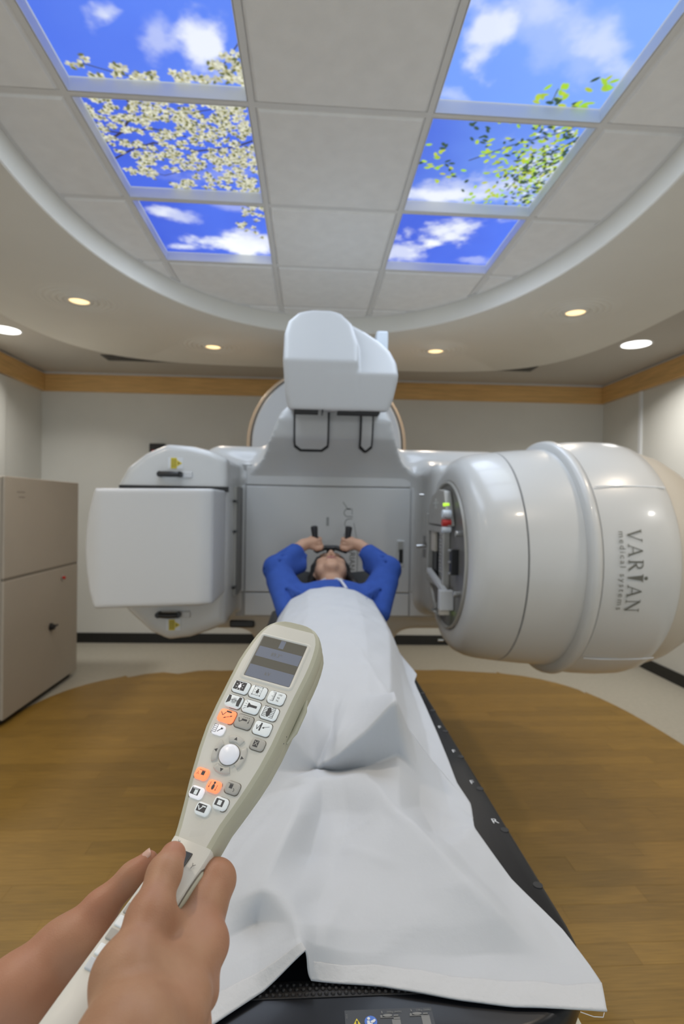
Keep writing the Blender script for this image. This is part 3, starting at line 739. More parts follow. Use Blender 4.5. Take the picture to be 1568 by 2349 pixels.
# --- front hump door panels outlined by dark gaps
def hump_front(x, z, off):   # follows the rolled front of the hump
    P = [(3.0, 1.66), (2.945, 1.745), (2.86, 1.86), (2.835, 1.95), (2.85, 2.02)]
    for (ya, za), (yb, zb) in zip(P[:-1], P[1:]):
        if z <= zb: return (x, ya+(yb-ya)*(z-za)/(zb-za)-off, z)
    return (x, 2.85-off, z)
def hump_panel(x0, x1, z0, z1, r, off, nm, m):
    out = []
    for cx, cz, a0 in ((x1-r, z0+r, -90), (x1, z1, 0), (x0, z1, 90), (x0+r, z0+r, 180)):
        if cz == z1: out.append((cx, cz))
        else: out += [(cx+r*cos(radians(a0+90*i/5)), cz+r*sin(radians(a0+90*i/5))) for i in range(6)]
    # grid in z so that the face follows the curve
    zs = np.linspace(z0, z1, 12); rows = []
    for z in zs:
        ins = 0.0
        if z < z0+r: ins = r-math.sqrt(max(0, r*r-(z0+r-z)**2))
        rows.append((x0+ins, x1-ins, z))
    mb = MB()
    vs = [hump_front(x, z, off) for a, b, z in rows for x in (a, b)]
    bk = [hump_front(x, z, -.03) for a, b, z in rows for x in (a, b)]
    n = len(vs)
    fs = [(2*i, 2*i+1, 2*i+3, 2*i+2) for i in range(len(rows)-1)]
    fs += [(n+2*i, n+2*i+2, n+2*i+3, n+2*i+1) for i in range(len(rows)-1)]
    fs += [(2*i, 2*i+2, n+2*i+2, n+2*i) for i in range(len(rows)-1)] + [(2*i+1, n+2*i+1, n+2*i+3, 2*i+3) for i in range(len(rows)-1)]
    fs += [(0, n, n+1, 1), (n-2, n-1, 2*n-1, 2*n-2)]
    return lpart(mb.add(vs+bk, fs).obj(nm, m, None, 50))
hump_panel(-.092, .096, 1.790, 2.03, .035, .016, 'door_gap', 'gap'); hump_panel(-.082, .086, 1.801, 2.03, .03, .022, 'arm_door', 'shell')
hump_panel(.258, .330, 1.790, 2.03, .03, .016, 'door_gap', 'gap'); hump_panel(.268, .321, 1.803, 2.03, .024, .020, 'slim_door', 'shell')
# --- kV source box on its arm, above
K = SDF((-.17, 2.24, 1.86), (.43, 3.0, 2.41), .0075)
sideA = [(2.375, 2.368), (2.285, 2.118), (2.345, 1.912), (2.97, 2.03), (2.97, 2.368)]
frontA = [(-.10, 1.908), (.20, 1.908), (.20, 2.20), (.172, 2.30), (.125, 2.35), (.08, 2.368), (.0, 2.368), (-.06, 2.35), (-.105, 2.305), (-.122, 2.24), (-.124, 2.12), (-.115, 1.98)]
sideB = [(2.455, 2.36), (2.300, 2.072), (2.345, 1.912), (2.95, 2.03), (2.95, 2.36)]
frontB = [(.05, 1.908), (.335, 1.908), (.358, 1.97), (.375, 2.06), (.370, 2.13), (.345, 2.19), (.30, 2.24), (.235, 2.29), (.17, 2.33), (.05, 2.34)]
def inter(p, q, lo, hi, rr=.02):
    a, b = extrude(p, 0, lo, hi, .0), extrude(q, 1, 2.2, 2.97, .0)
    def fn(X, Y, Z):
        u, v = a(X, Y, Z)+rr, b(X, Y, Z)+rr
        return np.sqrt(np.maximum(u, 0)**2+np.maximum(v, 0)**2)+np.minimum(np.maximum(u, v), 0)-rr
    return fn
K.field(inter(sideA, frontA, -.3, .5), 0); K.field(inter(sideB, frontB, -.3, .5), .006)
kv = lpart(link('x_ray_source_box', K.mesh('x_ray_source_box'), 'shell_white'))
K = None
lpart(MB().box(-.06, .36, 2.75, 3.2, 1.99, 2.10).obj('source_arm', 'shell'))
for x0, x1 in ((-.075, .03), (.115, .30)): lpart(MB().box(x0, x1, 2.352, 2.42, 1.907, 1.922).obj('vent_slot', 'gap'))
lpart(MB().box(.045, .052, 2.345, 2.42, 1.906, 1.924).obj('vent_tab', 'black'))
lpart(bevel(MB().box(.325, .385, 2.72, 2.85, 2.25, 2.395).obj('cable_box', 'clear'), .01))
# --- arched stand cover behind
def arch(r, y0, y1, zc=1.95, zb=1.0, n=40):
    P = [(AX+.01+r*cos(pi*i/n), zc+r*sin(pi*i/n)) for i in range(n+1)] + [(AX+.01-r, zb), (AX+.01+r, zb)]
    return MB().prism(P, lambda a, b: (a, y0, b), lambda a, b: (a, y1, b))
lpart(bevel(arch(.595, 4.0, 4.6, zb=.95).obj('stand_body', 'stand_edge', None, 40), .02))
lpart(arch(.565, 3.985, 4.01).obj('stand_groove', 'gap', None, 40))
lpart(bevel(arch(.553, 3.965, 4.01).obj('stand_face', 'shell_white', None, 40), .012))
# --- treatment head: barrel of stacked covers round a horizontal beam axis
HY = 2.26
def barrel(prof, nm, m, n=96, ang=35):
    return lpart(MB().lathe([(h, r) for h, r in prof], (0, HY, AZ), (1, 0, 0), n).obj(nm, m, None, ang))
barrel([(.605, .305), (.588, .310), (.584, .325), (.584, .345), (.592, .375), (.612, .400), (.645, .417), (.69, .428), (.762, .437), (.764, .430)], 'head_front_cover', 'shell', ang=60)
barrel([(.764, .425), (.767, .427)], 'seam_ring', 'seam')
barrel([(.767, .430), (.769, .438), (.86, .447), (.965, .455), (.972, .450)], 'head_middle_cover', 'shell')
barrel([(.965, .45), (.967, .476), (.976, .487), (.992, .490), (1.004, .484), (1.010, .474), (1.012, .468)], 'head_lip', 'shell', ang=60)
barrel([(1.010, .470), (1.012, .478), (1.08, .486), (1.16, .490), (1.24, .488), (1.286, .478), (1.300, .466), (1.300, .45)], 'head_rear_cover', 'shell', ang=60)
barrel([(1.296, .460), (1.34, .455), (1.40, .438), (1.47, .40), (1.54, .335), (1.59, .24), (1.61, .12), (1.615, .002)], 'rear_dome', 'bronze_reflect', ang=60)
# cover joints along the barrel (upper and lower)
for ang_, x0, x1 in ((36, 1.02, 1.28), (-46, 1.02, 1.29)):
    a = radians(ang_); mb = MB(); n = 12
    for i in range(n):
        pass
    pts = [(x0+(x1-x0)*i/n, HY-cos(a)*(.4905-.012*((x0+(x1-x0)*i/n-1.15)/.15)**2*.6), AZ+sin(a)*(.4905-.012*((x0+(x1-x0)*i/n-1.15)/.15)**2*.6)) for i in range(n+1)]
    lpart(MB().tube(pts, .0022, 6).obj('cover_joint', 'reveal', None, 60))
# maker's name wrapped on the barrel, reading downwards
def R_at(x): return .4865+.003*(x-1.08)/.08
def wrap(vs, x_base, z_top):   # text x runs down the barrel, text y towards +x
    out = []
    for a, b, *c in vs:
        s = z_top-a; x = x_base+b; th = (s-AZ)/.488; r = .4915
        out.append((x, HY-cos(th)*r, AZ+sin(th)*r))
    return out
def seg(p, q, w): 
    p, q = Vector(p), Vector(q); d = (q-p).normalized(); n_ = Vector((-d.y, d.x))*w/2
    return [tuple(p+n_), tuple(p-n_), tuple(q-n_), tuple(q+n_)]
H_ = .050
glyph = {'V': [((.0, H_), (.016, 0), .006), ((.016, 0), (.034, H_), .003), ((-.005, H_), (.007, H_), .0025), ((.028, H_), (.040, H_), .0025)],
         'A': [((.0, 0), (.017, H_), .003), ((.017, H_), (.033, 0), .006), ((.006, .016), (.026, .016), .0028), ((-.006, 0), (.006, 0), .0025), ((.026, 0), (.040, 0), .0025)],
         'R': [((.004, 0), (.004, H_), .006), ((-.003, 0), (.011, 0), .0025), ((-.003, H_), (.014, H_), .0028), ((.014, H_), (.024, .044), .004), ((.024, .044), (.024, .032), .005), ((.024, .032), (.014, .026), .004), ((.014, .026), (.004, .026), .003), ((.012, .026), (.031, 0), .006), ((.027, 0), (.036, 0), .0025)],
         'N': [((.002, 0), (.002, H_), .003), ((.002, H_), (.034, 0), .006), ((.034, 0), (.034, H_), .003), ((-.005, 0), (.008, 0), .0025), ((-.005, H_), (.006, H_), .0025), ((.028, H_), (.041, H_), .0025)]}
x_ = 0.0
for ch, adv in (('V', .052), ('A', .052), ('R', .048), ('I', .040), ('A', .052), ('N', .05)):
    mb = MB()
    if ch == 'I':   # figure-like I: a tapering spike under a round dot
        pl = [(.008, -.004), (.012, -.004), (.020, .046), (.026, .052), (-.004, .052), (.002, .046)]
        mb.add(wrap([(x_+a, b) for a, b in pl], 1.092, 1.432), [tuple(range(len(pl)))])
        dt = [(x_+.011+.0065*cos(2*pi*i/12), .062+.0065*sin(2*pi*i/12)) for i in range(12)]
        mb.add(wrap(dt, 1.092, 1.432), [tuple(range(12))])
    else:
        for p, q, w in glyph[ch]:
            mb.add(wrap([(x_+a, b) for a, b in seg(p, q, w)], 1.092, 1.432), [(0, 1, 2, 3)])
    lpart(mb.obj('letter', 'text')); x_ += adv
vs, fs = text_mesh('medical systems', .030, 'LEFT', 1.36)
wd = max(a for a, b, c in vs)
lpart(tag(MB().add(wrap([(a*.275/wd, b) for a, b, c in vs], 1.070, 1.430), fs).obj('maker_subtitle', 'text'), kind='stuff'))
# --- collimator face inside the bore
def cpart(mb, nm, m, sm=None, bv=0):
    mb.v = [(x-.032, y, z) for x, y, z in mb.v]
    o = mb.obj(nm, m, None, sm)
    if bv: bevel(o, bv)
    return lpart(o)
def cyl(x0, x1, y, z, r, n=20): return MB().lathe([(x0, r), (x1, r)], (0, y, z), (1, 0, 0), n, True)
cpart(MB().lathe([(.618, .002), (.618, .300)], (0, HY, AZ), (1, 0, 0), 72), 'collimator_face', 'darkgrey', 40)
cpart(MB().lathe([(.640, .314), (.611, .312), (.607, .308), (.609, .302), (.618, .299)], (0, HY, AZ), (1, 0, 0), 72), 'bore_ring', 'midgrey', 40)
fx = .600
# aperture frame with the dark jaws behind it
def frame(y0, y1, z0, z1, w, x0, x1): 
    return MB().box(x0, x1, y0, y0+w, z0, z1).box(x0, x1, y1-w, y1, z0, z1).box(x0, x1, y0+w, y1-w, z0, z0+w).box(x0, x1, y0+w, y1-w, z1-w, z1)
cpart(frame(2.20, 2.52, 1.155, 1.42, .028, .588, .617), 'aperture_frame', 'midgrey', None, .003)
cpart(MB().box(.612, .619, 2.22, 2.50, 1.17, 1.40), 'aperture', 'gap')
for k in range(14): cpart(MB().box(.606, .614, 2.235, 2.345, 1.185+.015*k, 1.198+.015*k), 'leaf', 'alu' if k % 2 else 'midgrey')
cpart(MB().box(.602, .613, 2.37, 2.425, 1.18, 1.30), 'black_jaw', 'black'); cpart(MB().box(.598, .613, 2.40, 2.47, 1.30, 1.41), 'brass_jaw', 'bronze_reflect', None, .003)
top = [(2.12, 1.425), (2.47, 1.425), (2.46, 1.50), (2.40, 1.555), (2.28, 1.578), (2.19, 1.57)]
cpart(MB().prism(top, lambda a, b: (.583, a, b), lambda a, b: (.617, a, b)), 'upper_cover_plate', 'midgrey', None, .006)
cpart(MB().box(.579, .585, 2.28, 2.36, 1.515, 1.523), 'cross_pin', 'alu'); cpart(MB().box(.577, .585, 2.312, 2.320, 1.495, 1.540), 'cross_pin', 'alu')
for z, m_, r in ((1.475, 'clear', .016), (1.438, 'red', .015), (1.412, 'clear', .013)): cpart(cyl(.565, .60, 2.135, z, r), 'connector', m_, 40)
cpart(cyl(.576, .60, 2.165, 1.512, .007), 'led', 'green_led', 40)
cpart(cyl(.576, .60, 2.175, 1.065, .007), 'led', 'green_led', 40)
cpart(MB().box(.560, .617, 2.125, 2.165, 1.085, 1.165), 'white_bracket', 'shell_white', None, .004)
cpart(MB().add([(.575, 2.135, 1.165), (.575, 2.165, 1.15), (.575, 2.45, 1.205), (.575, 2.44, 1.222), (.595, 2.135, 1.165), (.595, 2.165, 1.15), (.595, 2.45, 1.205), (.595, 2.44, 1.222)], [(0,1,2,3), (7,6,5,4), (0,4,5,1), (1,5,6,2), (2,6,7,3), (3,7,4,0)]), 'white_arm', 'shell_white')
cpart(MB().box(.562, .60, 2.132, 2.160, 1.066, 1.086), 'amber_foot', 'bronze_reflect')
for y, z, r in ((2.03, 1.40, .012), (2.05, 1.165, .012), (2.32, 1.075, .010), (2.27, 1.045, .009), (2.44, 1.16, .008)): cpart(cyl(.592, .619, y, z, r), 'screw_boss', 'alu', 40)
cpart(MB().box(.588, .619, 2.07, 2.10, 1.235, 1.335), 'connector_block', 'black', None, .003)
for z in (1.24, 1.285, 1.33): cpart(cyl(.580, .60, 2.085, z, .006), 'pin', 'alu', 40)
cpart(MB().box(.586, .619, 2.51, 2.535, 1.19, 1.30), 'side_rail', 'midgrey', None, .003); cpart(MB().box(.586, .619, 2.51, 2.535, 1.33, 1.47), 'side_rail', 'midgrey', None, .003)
cpart(MB().tube([(.605, 2.545, 1.315), (.545, 2.545, 1.312)], .008, 12), 'lock_pin', 'alu', 40)
for z in (1.28, 1.345): cpart(MB().box(.575, .612, 2.535, 2.548, z-.02, z+.02), 'latch', 'darkgrey', None, .003)
cpart(MB().box(.575, .617, 2.30, 2.36, 1.045, 1.052), 'cross_pin', 'alu')
for (y, z) in ((2.60, 1.56), (2.17, .955)): cpart(MB().tube([(.588, y, z), (.566, y, z)], .006, 10), 'face_stud', 'alu', 40)

# ================================================================== THE TREATMENT COUCH
TT = .945                      # height of the table top
CX0, CX1 = -.19, .356
COUCH = thing('treatment_couch', (.075, 1.7, 0), 'long black carbon-fibre treatment couch under the patient', 'treatment couch')
def kpart(o): return rel(COUCH, o)
def outline(ins, n=10):
    x0, x1, y0, y1 = CX0+ins, CX1-ins, .545+ins, 2.86-ins; r = .15-ins; P = []
    for cx, cy, a0, rr in ((x1-r, y0+r, -90, r), (x1-.05, y1-.05, 0, .05), (x0+.05, y1-.05, 90, .05), (x0+r, y0+r, 180, r)):
        P += [(cx+rr*cos(radians(a0+90*i/n)), cy+rr*sin(radians(a0+90*i/n))) for i in range(n+1)]
    return P
rings = [[(a, b, z) for a, b in outline(i)] for i, z in ((.035, TT-.075), (.006, TT-.055), (.0, TT-.035), (.0, TT-.010), (.004, TT-.003), (.010, TT))]
kpart(MB().loft(rings).obj('table_top', 'carbon', None, 50))
# index notches along both edges, and the printed position letters beside them
NY = [.766, .901, 1.036, 1.171, 1.306, 1.441, 1.576, 1.711, 1.846, 1.981, 2.116]
for y in NY:
    for x in (CX1-.0115, CX0+.0115):
        kpart(MB().lathe([(0, .0070), (.0106, .0070)], (x, y, TT-.010), (0, 0, 1), 16, True).obj('index_notch', 'gap', None, 40))
for y, ch in ((.926, 'R'), (1.060, 'F'), (1.197, 'F'), (1.330, 'F')):
    vs, fs = text_mesh(ch, .020)
    kpart(MB().add([(CX1-.020+a, y+b, TT+.0006) for a, b, c in vs], fs).obj('position_mark', 'white'))
# pale couch base and column under the foot end
kpart(bevel(MB().box(-.10, .27, .50, 1.10, .62, .865).obj('couch_top_frame', 'couch_base'), .03))
kpart(bevel(MB().box(-.06, .22, 1.0, 2.2, .70, .868).obj('carriage', 'carbon2'), .02))
kpart(bevel(MB().box(-.16, .31, .75, 1.55, .10, .64).obj('lift_column', 'couch_base'), .04))
kpart(bevel(MB().box(-.26, .42, .65, 1.75, .005, .11).obj('floor_base', 'couch_base'), .03))
kpart(bevel(MB().box(.20, .352, .46, .74, .80, .868).obj('side_bracket', 'couch_base'), .02))
# folded-back webbing across the foot end and the load label in front of it
mb = MB()
for k in range(46):
    for q in range(3):
        x = -.085+.0075*k+(.00375 if q % 2 else 0); y = .613-.0060*q
        mb.lathe([(-.0022, .0006), (-.001, .0026), (.001, .0026), (.0022, .0006)], (x, y, TT+.0018), (.5, .9, 0), 5, True)
kpart(tag(mb.obj('braided_webbing', 'rubber', None, 60), kind='stuff'))
kpart(bevel(MB().box(-.10, .27, .5975, .619, TT, TT+.0016).obj('webbing_backing', 'rubber'), .001))
LZ = TT+.0008
def lab(mb, nm, m): return kpart(mb.obj(nm, m))
lbl = lab(MB().box(.0465, .143, .552, .581, TT-.0005, LZ), 'load_label', 'carbon2')
def flat(poly, dz=.0004): return MB().add([(a, b, LZ+dz) for a, b in poly], [tuple(range(len(poly)))])
def circ(x, y, rx, ry=None, n=20): ry = ry or rx; return [(x+rx*cos(2*pi*i/n), y+ry*sin(2*pi*i/n)) for i in range(n)]
LX, LY = .0592, .5688
def sub(mb, nm, m):
    o = mb.obj(nm, m); o.parent = lbl; o.matrix_parent_inverse = lbl.matrix_basis.inverted(); return o
sub(flat([(LX-.0085, LY-.0125), (LX+.0085, LY-.0125), (LX, LY+.0022)]), 'warning_triangle', 'yellow')
sub(flat([(LX-.0006, LY-.007), (LX+.0006, LY-.007), (LX+.0010, LY-.001), (LX-.0010, LY-.001)], .0008), 'exclamation_mark', 'black'); 
sub(flat(circ(LX, LY-.0088, .0009), .0008), 'exclamation_dot', 'black')
DX, DY = LX+.0150, LY-.0022
sub(flat(circ(DX, DY, .0068)), 'manual_disc', 'labelblue')
sub(flat(circ(DX-.0021, DY+.0034, .0016), .0008), 'reader_head', 'white')
sub(flat([(DX-.0042, DY+.0010), (DX-.0016, DY+.0014), (DX-.0008, DY-.0016), (DX+.0016, DY-.0022), (DX+.0018, DY-.0034), (DX-.0012, DY-.0038), (DX-.0014, DY-.0058), (DX-.0040, DY-.0056)], .0008), 'reader_body', 'white')
sub(flat([(DX-.0006, DY+.0002), (DX+.0018, DY+.0014), (DX+.0042, DY+.0028), (DX+.0056, DY+.0012), (DX+.0034, DY-.0012), (DX+.0006, DY-.0018)], .0008), 'open_manual', 'white')
for k, (t_, x) in enumerate((('200kg (440lb)', LX+.0405), ('228kg (500lb)', LX+.0730))):
    vs, fs = text_mesh(t_, .0030)
    sub(MB().add([(x+.0012+a, LY+.0080+b+.0008*k, LZ+.0005) for a, b, c in vs], fs), 'load_text', 'labelgrey')
    sub(flat([(x-.0128, LY+.0066+.0008*k), (x-.0118, LY+.0066+.0008*k), (x-.0118, LY+.0088+.0008*k), (x-.0128, LY+.0099+.0008*k), (x-.0128, LY+.0088+.0008*k)], .0005), 'weight_icon', 'labelgrey')
    yb = LY+.0042+.0008*k
    sub(flat(circ(x-.0135, yb-.0007, .0013), .0005), 'figure_head', 'labelgrey'); sub(flat(circ(x-.0065, yb, .0052, .0017), .0005), 'figure_body', 'labelgrey')
    sub(flat([(x+.0, yb-.001), (x+.0052, yb-.001), (x+.0052, yb+.0004), (x, yb+.0004)], .0005), 'figure_legs', 'labelgrey')
    sub(flat([(x-.015, yb-.0028), (x+.0065, yb-.0028), (x+.0065, yb-.0021), (x-.015, yb-.0021)], .0005), 'drawn_table', 'labelgrey')
    if k == 0:
        sub(flat([(x-.0004, yb-.0045), (x+.0065, yb-.0045), (x+.0065, yb-.0031), (x-.0004, yb-.0031)], .0005), 'drawn_step', 'labelgrey'); sub(flat([(x-.0026, yb-.013), (x+.0065, yb-.013), (x+.0065, yb-.0050), (x-.0026, yb-.0050)], .0005), 'drawn_base', 'labelgrey')
    else: sub(flat([(x-.0026, yb-.013), (x+.0065, yb-.013), (x+.0065, yb-.0031), (x-.0026, yb-.0031)], .0005), 'drawn_base', 'labelgrey')
vs, fs = text_mesh('155 A', .0022)
sub(MB().add([(LX-.0105-b, LY+.0045+a, LZ+.0005) for a, b, c in vs], fs), 'part_number', 'labelgrey')

# ================================================================== THE PATIENT, lying on the couch with arms raised to two grips
PX = .11
PAT = thing('person', (PX, 2.3, TT), 'patient in a blue gown lying face up with raised arms gripping two black handles', 'person')
def ppart(o): return rel(PAT, o)
# skin: head, neck, forearms, hands and (under the sheet) the body and legs - one continuous surface
B = SDF((-.28, .90, .945), (.52, 2.80, 1.43), .0062)
HC = Vector((PX-.004, 2.632, 1.170))
HK = 1.09
def hp(x, y, z): return (HC.x+x*HK, HC.y+y*HK*.97, HC.z+z*HK)     # x right, y to the crown, z out of the face
# torso, pelvis and legs
B.ell((PX, 2.20, 1.045), (.165, .30, .088), .03).ell((PX, 1.86, 1.035), (.165, .16, .080), .04)
for s_ in (-1, 1):
    B.chain([(PX+s_*.08, 1.80, 1.035), (PX+s_*.078-.01, 1.42, 1.03), (PX+s_*.075-.03, 1.06, 1.01)], [.075, .046, .034], .03)
    B.chain([(PX+s_*.075-.03, 1.06, .99), (PX+s_*.082-.045, 1.03, 1.06)], [.034, .022], .02)
B.chain([(PX, 2.42, 1.08), (PX, 2.54, 1.13)], [.064, .056], .03)
# head
B.ell(hp(0, .015, -.012), (0.0829, 0.1098, 0.0986), .02)
B.ell(hp(0, -.050, .018), (0.0694, 0.0672, 0.0582), .025)
B.ell(hp(0, -.098, .043), (0.0291, 0.0246, 0.0224), .02)
for s_ in (-1, 1):
    B.ell(hp(s_*.040, -.020, .050), (0.0269, 0.0291, 0.0202), .018)
    B.ell(hp(s_*.046, -.068, .018), (0.0224, 0.0336, 0.0291), .018)
    B.ell(hp(s_*.076, -.012, -.018), (0.0112, 0.0336, 0.0224), .006)
    B.ell(hp(s_*.030, .022, .080), (0.0179, 0.0123, 0.0078), .008, 'sub')
    B.ell(hp(s_*.030, .020, .070), (0.0146, 0.0112, 0.0101), .003)
    B.ell(hp(s_*.011, -.030, .083), (0.0101, 0.0101, 0.0101), .006)
B.chain([hp(0, .030, .072), hp(0, -.010, .088), hp(0, -.028, .096)], [.008, .010, .012], .010)
B.ell(hp(0, -.062, .068), (0.0280, 0.0090, 0.0112), .008).ell(hp(0, -.074, .066), (0.0246, 0.0090, 0.0112), .008)
B.ell(hp(0, .045, .074), (0.0560, 0.0134, 0.0112), .016)
# forearms and fists closed on the grips
GRIP = {}
for s_ in (-1, 1):
    el = (PX+s_*.268, 2.50, 1.205); wr = (PX+s_*.138, 2.615, 1.308); hd = (PX+s_*.094, 2.64, 1.318)
    B.chain([(PX+s_*.19, 2.40, 1.075), el], [.05, .042], .02)
    B.chain([el, (PX+s_*.20, 2.565, 1.265), wr], [.042, .036, .026], .012)
    B.cone(wr, hd, .027, .030, .012)
    gt, gb = Vector((PX+s_*.084 + (.0 if s_ > 0 else -.004), 2.640, 1.400)), Vector((PX+s_*.076, 2.648, 1.285)); GRIP[s_] = (gt, gb)
    gx = lambda z: gb + (gt-gb)*((z-gb.z)/(gt.z-gb.z))
    for q, z in enumerate((1.336, 1.320, 1.304, 1.290)):
        c = gx(z); r = .0088 - .0006*abs(q-1)
        k0 = (c.x+s_*.022, c.y+.010, z+.004); k1 = (c.x-s_*.004, c.y+.030, z+.004); k2 = (c.x-s_*.026, c.y+.012, z+.001); k3 = (c.x-s_*.022, c.y-.014, z-.004); k4 = (c.x-s_*.004, c.y-.020, z-.006)
        B.chain([(hd[0], hd[1], z-.004+.004*q), k0, k1, k2, k3, k4], [.012, r+.001, r, r, r, r*.9], .0025)
    t0 = (hd[0]+s_*.004, hd[1]-.018, 1.300)
    B.chain([t0, (PX+s_*.075, 2.626, 1.288), (PX+s_*.052, 2.632, 1.292), (PX+s_*.046, 2.640, 1.304)], [.016, .012, .0098, .0085], .004)
skin = ppart(link('body', B.mesh('body'), 'skin')); B = None
# hair spread round the head
Hh = SDF((PX-.18, 2.46, 1.02), (PX+.18, 2.83, 1.31), .0055)
Hh.ell(hp(0, .040, -.024), (0.0941, 0.1098, 0.0918), .02).ell(hp(0, .085, .022), (0.0694, 0.0426, 0.0650), .02)
for s_ in (-1, 1):
    Hh.chain([hp(s_*.050, .070, .050), hp(s_*.070, .03, .020), hp(s_*.080, -.02, -.022), hp(s_*.096, -.072, -.055)], [.020, .019, .021, .017], .012)
Hh.chain([hp(.074, -.02, -.01), hp(.100, -.075, -.030), hp(.120, -.105, -.045)], [.016, .014, .006], .012)
Hh.ell(hp(0, -.055, .058), (0.0795, 0.1210, 0.0672), .012, 'sub')
ppart(link('hair', Hh.mesh('hair'), 'hair')); Hh = None
# features as small meshes on the face
def face_strip(pts, w, nm, m):
    return ppart(MB().tube([hp(*p) for p in pts], w, 8).obj(nm, m, None, 60))
face_strip([(-.022, -.066, .0735), (-.010, -.062, .0785), (0, -.0645, .0790), (.010, -.062, .0785), (.022, -.066, .0735)], [.0015, .0042, .004, .0042, .0015], 'upper_lip', 'lips')
face_strip([(-.020, -.070, .0730), (-.008, -.075, .0770), (0, -.076, .0775), (.008, -.075, .0770), (.020, -.070, .0730)], [.0015, .0045, .005, .0045, .0015], 'lower_lip', 'lips')
for s_ in (-1, 1):
    face_strip([(s_*.014, .046, .0845), (s_*.030, .052, .0825), (s_*.048, .046, .072)], [.0025, .0038, .002], 'eyebrow', 'hair')
    face_strip([(s_*.017, .016, .0765), (s_*.030, .011, .0795), (s_*.043, .017, .0735)], [.0012, .0022, .0012], 'eyelashes', 'hair')
    ppart(MB().lathe([(0, .0036), (.002, .003), (.0028, .0004)], hp(s_*.0085, -.0345, .0815), (0, -1, .28), 12, True).obj('nostril', 'gap', None, 60))
# gown: body, sleeves and open cuffs as one cloth surface with soft folds
Gn = SDF((-.29, 1.55, .948), (.53, 2.66, 1.33), .0062)
Gn.ell((PX, 2.20, 1.048), (.190, .31, .101), .03).ell((PX, 1.88, 1.04), (.18, .24, .092), .04)
Gn.ell((PX, 2.385, 1.085), (.185, .10, .086), .03)
for s_ in (-1, 1):
    sh = (PX+s_*.165, 2.38, 1.065); el = (PX+s_*.262, 2.495, 1.205)
    Gn.cone(sh, el, .070, .058, .035)
    Gn.cone((PX+s_*.195, 2.30, 1.04), (PX+s_*.245, 2.44, 1.15), .050, .052, .03)
    fe = (PX+s_*.172, 2.585, 1.272)
    Gn.cone(el, fe, .058, .048, .02)
    Gn.cone((PX+s_*.235, 2.505, 1.19), (PX+s_*(.135 if s_ < 0 else .175), 2.585, 1.222), .045, .040, .02)
    # sleeve mouth cut open
    d = (Vector(fe)-Vector(el)).normalized(); c0 = Vector(fe) - d*.018
    Gn.cone(c0, c0 + d*.16 + Vector((0, 0, .01)), .037, .055, .006, 'sub')
    lo = Vector((PX+s_*.155, 2.575, 1.222)); Gn.cone(lo, lo+Vector((-s_*.09, .03, -.004)), .030, .045, .006, 'sub')
    # folds running from the armpit to shoulder and across the elbow
    for k in range(5):
        a = Vector((PX+s_*(.12+.018*k), 2.21+.028*k, 1.128-.008*k)); b = Vector((PX+s_*(.205+.012*k), 2.40+.012*k, 1.132+.012*k))
        Gn.cone(a, b, .006, .010, .016)
        m_ = Vector((.009*s_, 0, 0)); Gn.cone(a+m_, b+m_*1.4, .003, .005, .012, 'sub')
    for k in range(3):
        a = Vector((PX+s_*.325, 2.47+.02*k, 1.195+.02*k)); b = Vector((PX+s_*.225, 2.455+.035*k, 1.252+.014*k)); Gn.cone(a, b, .004, .004, .012, 'sub')
for k in range(7):
    x = PX-.12+.04*k; Gn.cone((x, 2.10, 1.147-.35*abs(x-PX)**1.6), (PX+(x-PX)*.7, 2.39, 1.135-.2*abs(x-PX)), .004, .003, .018)
Gn.cone((PX-.005, 2.475, 1.135), (PX-.002, 2.62, 1.20), .066, .110, .008, 'sub')
gown = ppart(link('gown', Gn.mesh('gown'), 'gown')); Gn = None
ppart(MB().tube([(PX+.010, 2.43, 1.166), (PX+.020, 2.395, 1.172), (PX+.032, 2.35, 1.170), (PX+.042, 2.29, 1.160), (PX+.047, 2.22, 1.156)], [.006, .006, .006, .006, .006], 8).obj('neck_tie', 'tie', None, 60))
for s_ in (-1, 1): ppart(MB().tube([(PX+s_*.070, 2.475, 1.130), (PX+s_*.058, 2.462, 1.152), (PX+s_*.034, 2.445, 1.166)], .004, 8).obj('collar_edge', 'tie', None, 60))

# ------------------------------------------------------------------ arm support board with two upright grips
AB = thing('arm_support_board', (PX, 2.6, TT), 'black arm support board with two upright grips behind the patient\'s head', 'arm support')
def apart(o): return rel(AB, o)
apart(bevel(MB().box(PX-.22, PX+.22, 2.30, 2.84, TT+.0005, TT+.022).obj('base_board', 'carbon2'), .006))
apart(bevel(MB().box(PX-.09, PX+.09, 2.55, 2.76, TT+.022, 1.075).obj('headrest', 'rubber'), .025))
for s_ in (-1, 1):
    apart(bevel(MB().loft([[(PX+s_*.095, 2.56, 1.06), (PX+s_*.23, 2.53, 1.115), (PX+s_*.235, 2.76, 1.150), (PX+s_*.095, 2.78, 1.135)], [(PX+s_*.095, 2.56, 1.08), (PX+s_*.23, 2.53, 1.135), (PX+s_*.235, 2.76, 1.172), (PX+s_*.095, 2.78, 1.158)]]).obj('arm_rest', 'carbon2'), .008))
    apart(bevel(MB().box(PX+s_*.16-.03, PX+s_*.16+.03, 2.62, 2.70, TT+.02, 1.10).obj('rest_post', 'carbon2'), .006))
apart(bevel(MB().box(PX-.02, PX+.02, 2.775, 2.805, TT+.02, 1.29).obj('upright', 'carbon2'), .006))
apart(MB().tube([GRIP[-1][1]+Vector((.004, .02, -.01)), Vector((PX-.03, 2.76, 1.283)), Vector((PX+.03, 2.76, 1.283)), GRIP[1][1]+Vector((-.004, .02, -.01))], .0135, 14).obj('cross_bar', 'carbon2', None, 60))
